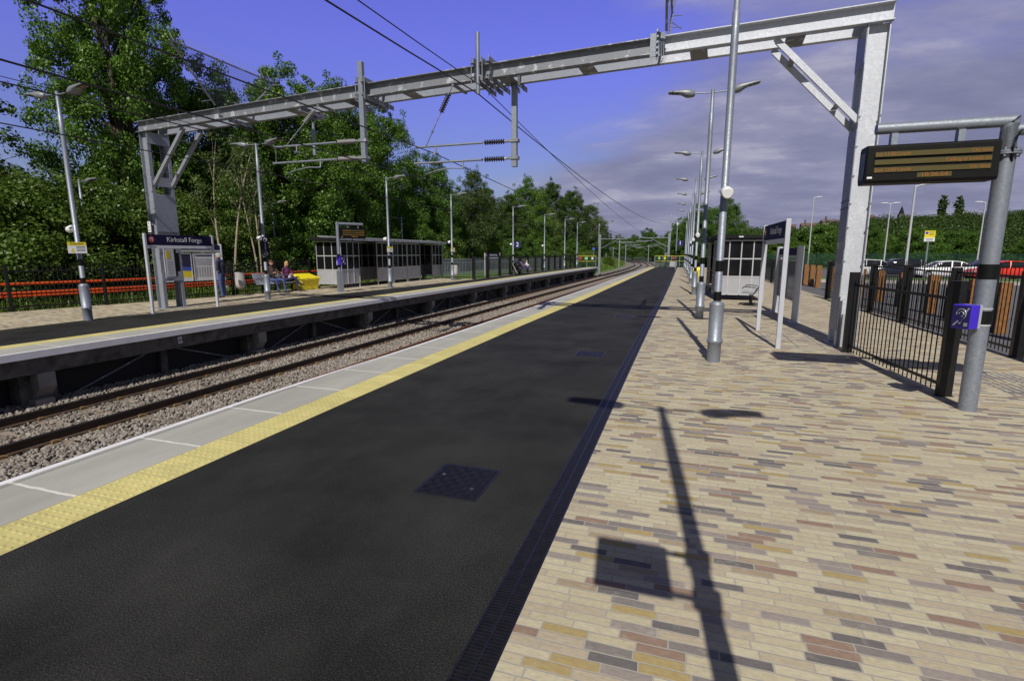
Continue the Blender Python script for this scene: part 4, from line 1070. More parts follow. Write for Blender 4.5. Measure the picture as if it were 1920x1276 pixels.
# green mesh fence at the far side of the car park
t = thing('mesh_fence', 'green wire mesh fence along the back of the car park', 'fence', (4.5, 77, -.5))
m = MB(); m.add([(0, 0, 0), (110, 0, 0), (110, 0, 2.2), (0, 0, 2.2)], [(0, 1, 2, 3)]); me = m.mesh('mesh', 'green_mesh'); uv = me.uv_layers.new(name='UVMap')
for lo in me.loops: q = me.vertices[lo.vertex_index].co; uv.data[lo.index].uv = (q.x, q.z)
link('mesh', me, t)
m = MB()
for i in range(38): m.box(i*3-.03, i*3+.03, -.03, .03, 0, 2.3)
m.build('post', 'green_sign' if False else 'black', t)

# rusted steel and dark timber bollards
rp = [(6.65, 10.2), (6.6, 11.5), (6.65, 12.8), (6.8, 14.3), (6.9, 15.7), (7.05, 17.1), (7.1, 18.5), (7.0, 20.4), (6.95, 22.4), (6.9, 24.3), (6.85, 26.2), (6.8, 28.2), (6.75, 30.6), (6.65, 31.6), (6.62, 33.0), (6.6, 34.6)]
t0 = None
for i, (x, y) in enumerate(rp):
    lab = 'rust coloured steel bollard with a dark side, seen through the railings beside the path' if y < 24 else ('rust coloured bollard in the gap between railings, %s from the left' % {30.6: 'third', 31.6: 'second', 33.0: 'first'}.get(y, 'hidden one') if y in (30.6, 31.6, 33.0) else 'rust coloured steel bollard partly hidden behind the gantry leg')
    if t0 is None:
        t0 = thing('bollard', lab, 'bollard', (x, y, -.03), R(6), 'rusted bollards along the path')
        m = MB(); m.box(-.11, .11, -.13, .13, 0, 1.14); m.build('post', 'rust', t0, bevel=.006)
        m = MB(); m.box(-.13, -.112, -.13, .13, 0, .86); m.build('back_face', 'dark_timber', t0)
    else: again(t0, (x, y, -.03), R(rnd.uniform(-6, 8)), lab)

# ------------------------------------------------------------------ station name boards
def name_board(p, q, face, label, zt=2.35):
    """board between posts p,q; face=+1 letters toward +X, -1 toward -X"""
    p, q = Vector((*p, 0)), Vector((*q, 0)); ln = (q-p).length; rz = math.atan2(q.y-p.y, q.x-p.x)
    t = thing('name_board', label, 'name board', p, rz, 'station name boards')
    for x in (0, ln):
        m = MB(); m.box(x-.03, x+.03, -.04, .04, 0, zt); m.build('post', 'alu_paint', t, bevel=.004)
    m = MB(); m.box(.032, ln-.032, -.02, .02, zt-.33, zt-.02); m.build('panel', 'navy', t)
    m = MB(); m.box(.032, ln-.032, -.024, .024, zt-.42, zt-.334); m.build('strip', 'white', t)
    for f in ((-1, 1) if face == 0 else (face,)):
        # local -Y side faces (right of p->q); text runs along +x when facing -y
        yy = -.021*1 if f < 0 else .021
        rot = (90, 0, 0) if f < 0 else (90, 0, 180)
        xx = (lambda u: u) if f < 0 else (lambda u: ln-u)
        text('Kirkstall Forge', .2, 'white', t, (xx(ln*.56), yy, zt-.165), rot, align='CENTER', ext=.002)
        m = MB(); cx = xx(.18); poly = []
        for k in range(16): a = k*math.pi/8+.2; rr = .105 if k % 2 else .075; poly.append((cx+rr*math.cos(a), zt-.165+rr*math.sin(a)))
        m.prism(poly, 'y', min(yy, yy*1.1), max(yy, yy*1.1)); m.build('badge', 'red_badge', t)
        text('M', .15, 'white', t, (cx, yy*1.15, zt-.165), rot, align='CENTER', ext=.002)
        text('METRO', .06, 'navy', t, (xx(.2), yy*1.22, zt-.378), rot, align='CENTER', ext=.001)
    return t
name_board((1.76, 10.5), (1.71, 12.85), 1, 'navy station name board on two grey posts standing on the brick paving')
name_board((-14.62, 10.98), (-14.6, 13.2), -1, 'navy station name board with a red badge before the far gantry leg', 2.3)
name_board((-14.0, 36.3), (-13.65, 38.6), -1, 'small far navy name board fixed to the narrow platform fence', 1.75)

# poster cases
def poster_case(p, q, label, zt=1.95, posters=('dark', 'paper'), side=-1, thick=.085):
    p, q = Vector((*p, 0)), Vector((*q, 0)); ln = (q-p).length; rz = math.atan2(q.y-p.y, q.x-p.x)
    t = thing('poster_case', label, 'poster case', p, rz, 'poster cases')
    for x in (0, ln):
        m = MB(); m.tube([(x, 0, 0), (x, 0, zt)], thick, 18); m.tube([(x, 0, 0), (x, 0, .015)], thick*1.8, 14); m.build('post', 'alu_paint', t)
    m = MB(); m.box(thick, ln-thick, -.03, .03, zt-.24, zt-.05); m.build('header', 'navy', t)
    m = MB(); m.box(thick, ln-thick, -.035, .035, zt-.31, zt-.244); m.build('rail', 'alu', t)
    w = (ln-2*thick-.14)/2
    for k in range(2):
        x0 = thick+.05+k*(w+.06); z0, z1 = zt-1.42, zt-.36
        m = MB()
        for a in ((x0, x0+.03, z0, z1), (x0+w-.03, x0+w, z0, z1), (x0+.03, x0+w-.03, z0, z0+.03), (x0+.03, x0+w-.03, z1-.03, z1)): m.box(a[0], a[1], -.025, .025, a[2], a[3])
        f = m.build('frame', 'alu', t)
        kk = posters[k]
        sy = side
        def sheet(nm, a, b, c, d, mat, lev):
            mm = MB(); yy = sy*(.008+.002*lev); mm.box(x0+.03+(w-.06)*a, x0+.03+(w-.06)*b, min(yy, yy-.0015*sy), max(yy, yy-.0015*sy), z0+.03+(z1-z0-.06)*c, z0+.03+(z1-z0-.06)*d); mm.build(nm, mat, f)
        if kk == 'dark':
            sheet('poster', 0, 1, 0, 1, 'poster_dark', 0); sheet('yellow_field', 0, 1, .12, .42, 'yellow_sign', 1); sheet('white_foot', 0, 1, 0, .12, 'paper', 1)
            mm = MB(); yy = sy*.0115; pol = [(0, .42), (1, .36), (1, .5), (0, .58)]; mm.prism([(x0+.03+(w-.06)*a, z0+.03+(z1-z0-.06)*b) for a, b in pol], 'y', min(yy, yy-.001*sy), max(yy, yy-.001*sy)); mm.build('blue_band', 'poster_blue', f)
            mm = MB(); yy = sy*.0135; pts = []
            for j in range(18): a = j*math.pi/9; rr = (.2 if j % 2 else .14); pts.append((x0+w*.5+rr*1.1*math.cos(a), z0+(z1-z0)*.74+rr*.7*math.sin(a)))
            mm.prism(pts, 'y', min(yy, yy-.001*sy), max(yy, yy-.001*sy)); mm.build('burst', 'poster_orange', f)
            mm = MB(); yy = sy*.0135; mm.prism([(x0+w*.48+.2*math.cos(j*math.pi/9), z0+(z1-z0)*.27+.09*math.sin(j*math.pi/9)) for j in range(18)], 'y', min(yy, yy-.001*sy), max(yy, yy-.001*sy)); mm.build('oval', 'paper', f)
        elif kk == 'paper':
            sheet('poster', 0, 1, 0, 1, 'paper', 0); sheet('dark_title', .1, .9, .9, .94, 'navy', 1)
            for j in range(9): sheet('column_of_text', .06+.1*j, .12+.1*j, .12, .5, 'grey_panel', 1)
            sheet('block', .06, .94, .56, .84, 'alu', 1)
        else:
            mm = MB(); mm.box(x0+.031, x0+w-.031, -.006, .006, z0+.031, z1-.031); mm.build('pane', 'clear_glass', f)
    return t
poster_case((2.8, 14.72), (2.72, 17.2), 'glazed poster case with a navy header on two thick grey posts on the paving', 1.93, ('glass', 'glass'), 1)
poster_case((-18.0, 13.95), (-17.72, 16.4), 'poster case with a bright yellow poster behind the far name board', 2.1, ('dark', 'paper'), -1, .05)

# ------------------------------------------------------------------ shelters
def bay(parent, p, q, z0, z1, cols, solid=True, top=None):
    """glazed wall from p to q: frame with cols x (2 glazed rows + solid bottom row)"""
    p, q = Vector((*p, 0)), Vector((*q, 0)); d = (q-p); ln = d.length; d.normalize(); nrm = Vector((-d.y, d.x, 0))
    T = Matrix(((d.x, nrm.x, 0, p.x), (d.y, nrm.y, 0, p.y), (0, 0, 1, 0), (0, 0, 0, 1)))
    h = z1-z0; rows = [z0, z0+h*.335, z0+h*.665, z1]
    m = MB()
    for c in range(cols+1): x = ln*c/cols; w = .03 if c in (0, cols) else .019; m.box(max(0, x-w), min(ln, x+w), -.025, .025, z0-.0, z1, 0, T)
    for c in range(cols):
        xa = ln*c/cols+(.03 if c == 0 else .019); xb = ln*(c+1)/cols-(.03 if c == cols-1 else .019)
        for r in rows: m.box(xa, xb, -.022, .022, r-.022, r+.022, 0, T)
    for x in (.04, ln-.04): m.box(x-.03, x+.03, -.03, .03, 0, z0-.022, 0, T)
    f = m.build('wall_frame', 'alu', parent)
    for r in range(3):
        for c in range(cols):
            xa = ln*c/cols+.018; xb = ln*(c+1)/cols-.018
            k = MB(); k.box(xa, xb, -.006, .006, rows[r]+.02, rows[r+1]-.02, 0, T)
            k.build('solid_panel' if (r == 0 and solid) else 'glass_pane', 'grey_panel' if (r == 0 and solid) else 'tint_glass', f)
def roof(parent, x0, x1, y0, y1, z, name='roof', ribs=0, hi=.0):
    m = MB(); m.prism([(x0, z), (x1, z+hi), (x1, z+hi+.12), (x0, z+.16)], 'y', y0, y1); m.build(name, 'dark', parent, bevel=.01)
    if ribs:
        m = MB(); n = ribs
        for i in range(n):
            a = y0+(y1-y0)*(i+.06)/n; b = y0+(y1-y0)*(i+.94)/n
            m.prism([(x0+.5, z+.18), (x1+.02, z+hi+.0), (x1+.02, z+hi+.13), (x0+.5, z+.24)], 'y', a, b)
        m.build('roof_panel', 'silver_perf', parent)
sh = thing('platform_shelter', 'dark roofed glazed shelter standing on the brick paving beyond the lamp posts', 'shelter', (0, 0, 0), 0, 'glazed platform shelters')
bay(sh, (1.22, 20.95), (2.86, 20.95), .22, 2.2, 4)
bay(sh, (2.86, 20.95), (2.86, 28.5), .22, 2.2, 12); bay(sh, (1.22, 28.5), (2.86, 28.5), .22, 2.2, 4)
bay(sh, (1.22, 20.95), (1.22, 23.2), .22, 2.2, 3, False); bay(sh, (1.22, 26.2), (1.22, 28.5), .22, 2.2, 3, False)
roof(sh, 1.12, 2.95, 20.75, 28.7, 2.26)
m = MB(); m.box(1.9, 2.05, 20.725, 20.745, 2.31, 2.35); m.build('roof_light', 'white', sh)
sh = thing('platform_shelter', 'long glazed shelter with a ribbed silver roof at the back of the far platform', 'shelter', (0, 0, 0), 0, 'glazed platform shelters')
XF, XB = -16.1, -17.5
bay(sh, (XB, 21.9), (XF, 21.9), .22, 2.3, 3)
for (a, b) in ((21.9, 23.5), (25.1, 26.8), (26.8, 28.46), (28.46, 30.15), (31.8, 33.4)): bay(sh, (XF, a+.03), (XF, b-.03), .22, 2.3, 3)
bay(sh, (XB, 21.95), (XB, 33.4), .22, 2.3, 18); bay(sh, (XB, 33.45), (XF, 33.45), .22, 2.3, 3)
roof(sh, -17.7, -15.85, 21.6, 33.7, 2.36, 'roof', 12, .0)

# ------------------------------------------------------------------ benches, bins
def bench(n, label, loc, rz, cat='bench'):
    """row of n perforated seats, facing local -Y"""
    t = thing('bench', label, cat, loc, rz, 'perforated metal benches')
    w = .56
    m = MB(); m.beam((-.05, .02, .36), (n*w+.05, .02, .36), .06, .05); m.build('beam', 'black', t)
    for x in (.25, n*w-.25):
        m = MB(); m.box(x-.035, x+.035, -.02, .05, 0, .34); m.beam((x, -.2, .025), (x, .22, .025), .06, .03); m.build('leg', 'black', t)
    for i in range(n):
        s = MB(); a, b = i*w+.03, (i+1)*w-.03
        prof = [(-.27, .425), (-.24, .44), (.1, .41), (.17, .43), (.22, .52), (.33, .86), (.345, .87)]
        up = [(y_, z_, ) for y_, z_ in prof]; dn = [(y_+.012, z_-.02) for y_, z_ in prof][::-1]
        s.prism(up+dn, 'x', a, b)
        s.build('seat', 'silver_perf', t)
    for i in range(n+1):
        s = MB(); x = i*w; s.tube([(x, .17, .62), (x, -.1, .65), (x, -.2, .64), (x, -.23, .58)], .016, 6); s.tube([(x, .1, .38), (x, .22, .62)], .016, 6)
        if i in (0, n): s.build('arm_rest', 'black', t)
    return t
bench(2, 'perforated metal bench behind the station name board posts on the paving', (2.35, 19.75, 0), R(-100))
bench(4, 'perforated metal bench where the couple sits on the far platform', (-17.3, 17.75, 0), R(88))
bench(3, 'perforated metal bench with a mother and child on the narrow far platform', (-12.62, 40.4, 0), R(80))
def grit_bin(loc, rz, label, s=1.):
    t = thing('grit_bin', label, 'grit bin', loc, rz, 'yellow grit bins'); t.scale = (s, s, s)
    def ring(z, sx, sy, oy=0, c=.06): return [(-sx+c, -sy+oy, z), (sx-c, -sy+oy, z), (sx, -sy+c+oy, z), (sx, sy-c+oy, z), (sx-c, sy+oy, z), (-sx+c, sy+oy, z), (-sx, sy-c+oy, z), (-sx, -sy+c+oy, z)]
    m = MB(); m.loft([ring(0.03, .52, .34), ring(.1, .53, .35), ring(.5, .6, .42), ring(.53, .62, .44)], 0, False)
    m.box(-.5, -.3, -.34, .34, 0, .04); m.box(.3, .5, -.34, .34, 0, .04); m.build('tub', 'yellow', t, bevel=.03)
    m = MB(); m.loft([ring(.535, .64, .46), ring(.6, .63, .45), [(x, y, z+(.22 if y > 0 else .04)) for x, y, z in ring(.56, .5, .3)]], 0, False); m.build('lid', 'yellow', t, bevel=.04)
    for x in (-.25, .25):
        m = MB(); m.box(x-.05, x+.05, -.47, -.43, .5, .6); m.build('latch', 'yellow', t)
    return t
grit_bin((-17.35, 20.75, 0), R(80), 'yellow grit bin beside the couple on the far bench', .98)
grit_bin((1.0, 42.0, 0), R(-90), 'yellow grit bin far along the paving behind the lamp posts', .9)
def hoop_bin(loc, rz, label):
    t = thing('bag_hoop_bin', label, 'litter bin', loc, rz, 'clear bag litter bins')
    m = MB(); m.box(-.035, .035, .16, .22, 0, 1.02); m.box(-.04, .04, -.2, .2, .98, 1.03); m.build('stand', 'black', t)
    m = MB(); m.tube([(.2*math.cos(a), .2*math.sin(a)-.05, .97) for a in np.linspace(0, 6.283, 17)], .014, 6); m.build('hoop', 'black', t)
    m = MB(); n = 14; rr = random.Random(3)
    m.loft([[((r+rr.uniform(-.02, .02))*math.cos(6.283*j/n), (r+rr.uniform(-.02, .02))*math.sin(6.283*j/n)-.05, z) for j in range(n)] for r, z in ((.2, .96), (.19, .8), (.21, .6), (.2, .4), (.15, .28), (.05, .25))], 0, True)
    m.build('bag', 'bag', t)
    return t
hoop_bin((-17.75, 17.2, 0), R(80), 'hoop stand with a clear bin bag before the railing left of the couple')
hoop_bin((-14.45, 31.9, 0), R(80), 'hoop stand with a clear bin bag past the end of the far shelter')

# ------------------------------------------------------------------ end railings
def end_rail(p, q, signs, label, H=1.32, panel='wire_mesh'):
    p, q = Vector((*p, 0)), Vector((*q, 0)); ln = (q-p).length; rz = math.atan2(q.y-p.y, q.x-p.x)
    t = thing('end_railing', label, 'railing', p, rz, 'yellow topped end railings')
    n = max(2, round(ln/1.1))
    for i in range(n+1):
        m = MB(); m.box(ln*i/n-.035, ln*i/n+.035, -.03, .03, 0, H); m.build('post', 'galv', t)
    m = MB(); m.tube([(-.03, 0, H+.03), (ln+.03, 0, H+.03)], .028, 8); m.build('top_rail', 'yellow_sign', t)
    m = MB(); m.tube([(0, -.045, .72), (ln, -.045, .72)], .02, 8); m.build('mid_rail', 'yellow_sign', t)
    m = MB(); m.add([(0, .03, .05), (ln, .03, .05), (ln, .03, H), (0, .03, H)], [(0, 1, 2, 3)]); me = m.mesh('mesh', 'green_mesh'); uv = me.uv_layers.new(name='UVMap')
    for lo in me.loops: c = me.vertices[lo.vertex_index].co; uv.data[lo.index].uv = (c.x, c.z)
    link('mesh', me, t)
    for (f, w, mat) in signs:
        m = MB(); m.box(ln*f-w/2, ln*f+w/2, -.05, -.04, H-.38, H-.08); m.build('notice', mat, t)
    return t
end_rail((-3.4, 69.0), (.6, 70.3), ((.13, .22, 'green_sign'), (.3, .24, 'yellow_sign'), (.56, .26, 'red_sign')), 'yellow topped railing closing the end of the near platform')
end_rail((-12.3, 63.7), (-10.35, 65.3), ((.13, .4, 'red_sign'), (.45, .4, 'green_sign'), (.8, .28, 'paper')), 'yellow topped railing closing the end of the far platform')
t = thing('equipment_cabinet', 'pale grey equipment cabinet at the foot of the mast by the near end railing', 'cabinet', (-1.15, 69.3, 0))
m = MB(); m.box(-.42, .42, -.2, .2, 0, .62); m.build('body', 'alu', t, bevel=.01); m = MB(); m.box(-.4, -.01, -.215, -.2, .04, .58); m.box(.01, .4, -.215, -.2, .04, .58); m.build('door', 'grey_panel', t)
def number_sign(loc, rz, num, label, s=.46):
    t = thing('platform_number_sign', label, 'sign', loc, rz, 'platform number signs')
    m = MB(); m.box(-s/2, s/2, -.012, .012, -s/2, s/2); m.build('plate', 'indigo', t)
    text(num, s*.95, 'white', t, (0, -.015, 0), (90, 0, 0), align='CENTER', ext=.002)
    m = MB(); m.box(-s/2-.06, -s/2, -.01, .01, -.02, .02); m.build('bracket', 'galv', t)
number_sign((-12.62, 39.95, 2.4), R(15), '2', 'blue platform number 2 sign on a far platform lamp post', .5)
number_sign((-.35, 57.5, 2.75), R(5), '1', 'blue platform number 1 sign on a thin post by the near end railing', .62)
t = thing('sign_post', 'thin white topped post carrying the blue number 1 sign', 'post', (-.72, 57.55, 0))
m = MB(); m.cyl(0, 0, 0, 4.6, .06, 12); m.build('pole', 'galv', t)
m = MB(); lathe(m, [(.07, 4.6), (.11, 4.7), (.05, 4.85)], 12); m.build('cap', 'white', t)
for z0 in (1.0, 1.45):
    m = MB(); lathe(m, [(.063, z0), (.063, z0+.16)], 12); m.build('band', 'band', t)
t = thing('blue_post_sign', 'small bright blue sign on a post above the far end railing', 'sign', (-10.75, 66.0, -.3))
m = MB(); m.cyl(0, 0, 0, 2.4, .04, 8); m.build('post', 'galv', t); m = MB(); m.box(-.16, .16, -.06, -.045, 2.4, 2.7); m.build('plate', 'poster_blue', t)

# ------------------------------------------------------------------ car park
def make_car(label, paint, loc, rz, L_=4.2, H=1.46, kindc='hatch'):
    t = thing('parked_car', label, 'car', loc, rz, 'cars parked in the car park')
    W = .86
    def sect(x, zs, ws): return [(x, s*w, z) for s in (1,) for z, w in zip(zs, ws)]+[(x, -w, z) for z, w in list(zip(zs, ws))[::-1]]
    belt = .9; h = L_/2
    st = [(-h, .42, .62, .66), (-h+.05, .3, .74, .74), (-h+.35, .22, .84, .82), (-h+1.0, .2, .9, .86), (0, .2, .92, .86), (h-.9, .2, .95, .86), (h-.25, .22, .96, .82), (h-.05, .3, .9, .76), (h, .42, .72, .68)]
    m = MB(); m.loft([sect(x, (lo, lo+.08, (lo+hi)/2, hi-.06, hi), (w*.93, w, w*1.02, w*.98, w*.9)) for x, lo, hi, w in st], 0, True)
    m.build('body', paint, t)
    rear = h-.22 if kindc != 'saloon' else h-.75
    cs = [(-h+.95, .88, .9), (-h+1.62, .88, H-.12), (-h+1.95, .9, H-.03), (.25, .9, H), (rear-.55, .92, H-.06), (rear-.2, .93, H-.22), (rear, .93, .96)]
    m = MB(); m.loft([[(x, .78, b), (x, .8-.2*(tp-b)/.6, tp-.03), (x, .72-.2*(tp-b)/.6, tp), (x, -.72+.2*(tp-b)/.6, tp), (x, -.8+.2*(tp-b)/.6, tp-.03), (x, -.78, b)] for x, b, tp in cs], 0, True)
    m.build('windows', 'car_glass', t)
    rf = [c for c in cs if c[2] > H-.15]
    m = MB()
    m.loft([[(x, .7-.2*(tp-b)/.6+.03, tp-.015), (x, .7-.2*(tp-b)/.6, tp+.012), (x, -.7+.2*(tp-b)/.6, tp+.012), (x, -.73+.2*(tp-b)/.6, tp-.015)] for x, b, tp in rf], 0, True); m.build('roof', paint, t)
    for sy in (-1, 1):
        m = MB()
        def wv(x, tp, b=.9, f=1.): zz = b+(tp-b)*f; return (x, sy*(.8-.2*(zz-b)/.6+.012), zz)
        for a, b in ((0, 1), (1, 2), (2, 3), (3, 4), (4, 5)):
            p, q = wv(cs[a][0], cs[a][2]-.02), wv(cs[b][0], cs[b][2]-.02); m.beam(p, q, .05, .05)
        for x, tp in ((.18, H), (rear-.62, H-.06)): m.beam((x, sy*.81, .9), (x+.05, sy*.64, tp-.02), .07, .05)
        m.build('pillar', paint, t)
        m = MB(); m.box(-h+1.18, -h+1.36, sy*.86-.05, sy*.86+.07, .92, 1.04); m.build('mirror', paint, t, bevel=.02)
        m = MB(); m.box(-h+.02, -h+.22, sy*.6-.16, sy*.6+.14, .62, .74); m.build('headlight', 'rim', t, bevel=.02)
        m = MB(); m.box(h-.2, h-.02, sy*.66-.1, sy*.66+.1, .72, .9); m.build('tail_light', 'red_sign', t, bevel=.02)
        for x in (-h+.78, h-.78):
            m = MB(); m.tube([(x, sy*.66, .31), (x, sy*.88, .31)], .31, 20); w = m.build('wheel', 'tyre', t)
            m = MB(); m.tube([(x, sy*.885, .31), (x, sy*.895, .31)], .2, 14); m.build('rim', 'rim', w)
    return t
for nme, c in (('car_red', (.62, .035, .015)), ('car_white', (.74, .75, .76)), ('car_dark', (.02, .025, .045)), ('car_silver', (.3, .33, .38))): M[nme] = plain(nme, c, .25, .1, var=.03, coat=.6)
make_car('red hatchback parked side on behind the display post', 'car_red', (23.2, 49.6, -.3), R(4))
make_car('white saloon parked nose left beside the red car', 'car_white', (20.4, 51.6, -.3), R(2), 4.4, 1.42, 'saloon')
make_car('dark blue estate car behind the yellow parking sign', 'car_dark', (17.7, 53.2, -.3), R(6), 4.4, 1.56)
make_car('white van like car with a pale roof nearest the gantry leg', 'car_white', (15.0, 53.6, -.3), R(3), 4.3, 1.5)
make_car('silver blue car at the right edge of the view behind the red car', 'car_silver', (28.3, 52.5, -.3), R(-8), 4.5, 1.75)
make_car('dark car parked in the second row behind the red car', 'car_dark', (25.2, 56.5, -.3), R(3), 4.2, 1.5)
def park_lamp(loc, H, heads, label, rz=0):
    t = thing('car_park_lamp', label, 'lamp post', loc, rz, 'tall lamps of the car park')
    m = MB(); m.cyl(0, 0, 0, H, .09, 10, r2=.055); m.build('pole', 'alu', t)
    for s in heads:
        m = MB(); m.tube([(0, 0, H), (s*.25, 0, H+.04)], .03, 6); m.loft([[(s*x, w*c, H+.04+z+hh*d) for c, d in ((1, 0), (.6, 1), (-.6, 1), (-1, 0), (-.5, -.6), (.5, -.6))] for x, w, z, hh in ((.2, .06, 0, .03), (.45, .15, .03, .07), (.85, .13, .05, .05), (1.0, .06, .05, .02))], 0, True); m.build('lamp_head', 'white', t)
gz_ = lambda u, dist: None
park_lamp((13.7, 39.9, -.05), 5.95, (1,), 'tall pale single headed car park lamp behind the departure display')
park_lamp((16.1, 79.5, -.35), 9.3, (1,), 'far car park lamp between the station name board and the gantry leg')
park_lamp((22.5, 72., -.35), 7.7, (-1, 1), 'twin headed car park lamp right of the gantry leg')
park_lamp((31., 71., -.35), 7.5, (-1,), 'car park lamp beside the upper display post')
park_lamp((33.2, 119., -.4), 9.5, (1,), 'distant car park lamp just behind the gantry leg')
park_lamp((46., 93., -.4), 8.6, (-1,), 'car park lamp at the far right edge of the view')
t = thing('parking_sign', 'yellow and white parking notice on a thin post in the car park', 'sign', (8.87, 24.0, -.1))
m = MB(); m.cyl(0, 0, 0, 2.28, .032, 10); m.build('post', 'galv', t)
m = MB(); m.box(-.16, .18, -.05, -.035, 2.42, 2.68); m.build('yellow_plate', 'yellow_sign', t); m = MB(); m.box(-.16, .18, -.05, -.035, 2.28, 2.4195); m.build('white_plate', 'white', t)
m = MB(); m.tube([(-.09, -.054, 2.6), (-.09, -.05, 2.6)], .05, 16); m.build('disc', 'purple', t)
m = MB()
for k in range(3): m.box(-.02, .14, -.052, -.05, 2.62-.05*k, 2.635-.05*k)
for k in range(2): m.box(-.11, .13, -.052, -.05, 2.36-.05*k, 2.38-.05*k)
m.build('text_line', 'black', t)
# boxes and signs behind: hillside houses, spire
for i, (x, y, w, lab) in enumerate(((68, 405, 9, 'white gabled house with a tiled roof on the wooded ridge'), (80, 402, 10, 'red roofed pale house on the ridge, middle of the row'), (92, 400, 11, 'long pale terrace on the ridge beside the car park lamp'), (112, 400, 9, 'small pale house on the ridge left of the gantry leg'))):
    z = hill_z(x, y)
    t = thing('house', lab, 'house', (x, y, z+1.2), R(8*i-10), 'houses on the ridge')
    m = MB(); m.box(-w/2, w/2, -4, 4, -6, 5.2); m.build('wall', 'wall_pale', t)
    rf = MB(); rf.prism([(-4.4, 5.2), (4.4, 5.2), (0, 7.4)], 'x', -w/2-.3, w/2+.3); ro = rf.build('roof', 'roof_tile', t)
    m = MB(); m.box(-w*.3, -w*.3+1, -.5, .5, 7.4, 9.6); m.build('chimney', 'roof_tile', ro)
    for k in range(int(w/3)):
        m = MB(); x0 = -w/2+1+k*3; m.box(x0, x0+1.3, -4.05, -4, 2.2, 3.8); m.build('window', 'car_glass', t)
t = thing('church_spire', 'thin dark church spire on the skyline above the wooded ridge', 'spire', (131.5, 400, hill_z(131.5, 400)+4))
m = MB(); m.box(-1.6, 1.6, -1.6, 1.6, -4, 3.5); m.build('tower', 'concrete_dark', t)
m = MB(); m.loft([[(r*a, r*b, z) for a, b in ((1, 1), (-1, 1), (-1, -1), (1, -1))] for r, z in ((1.3, 3.5), (.05, 8.6))], 0, False); m.build('spire', 'dark', t)
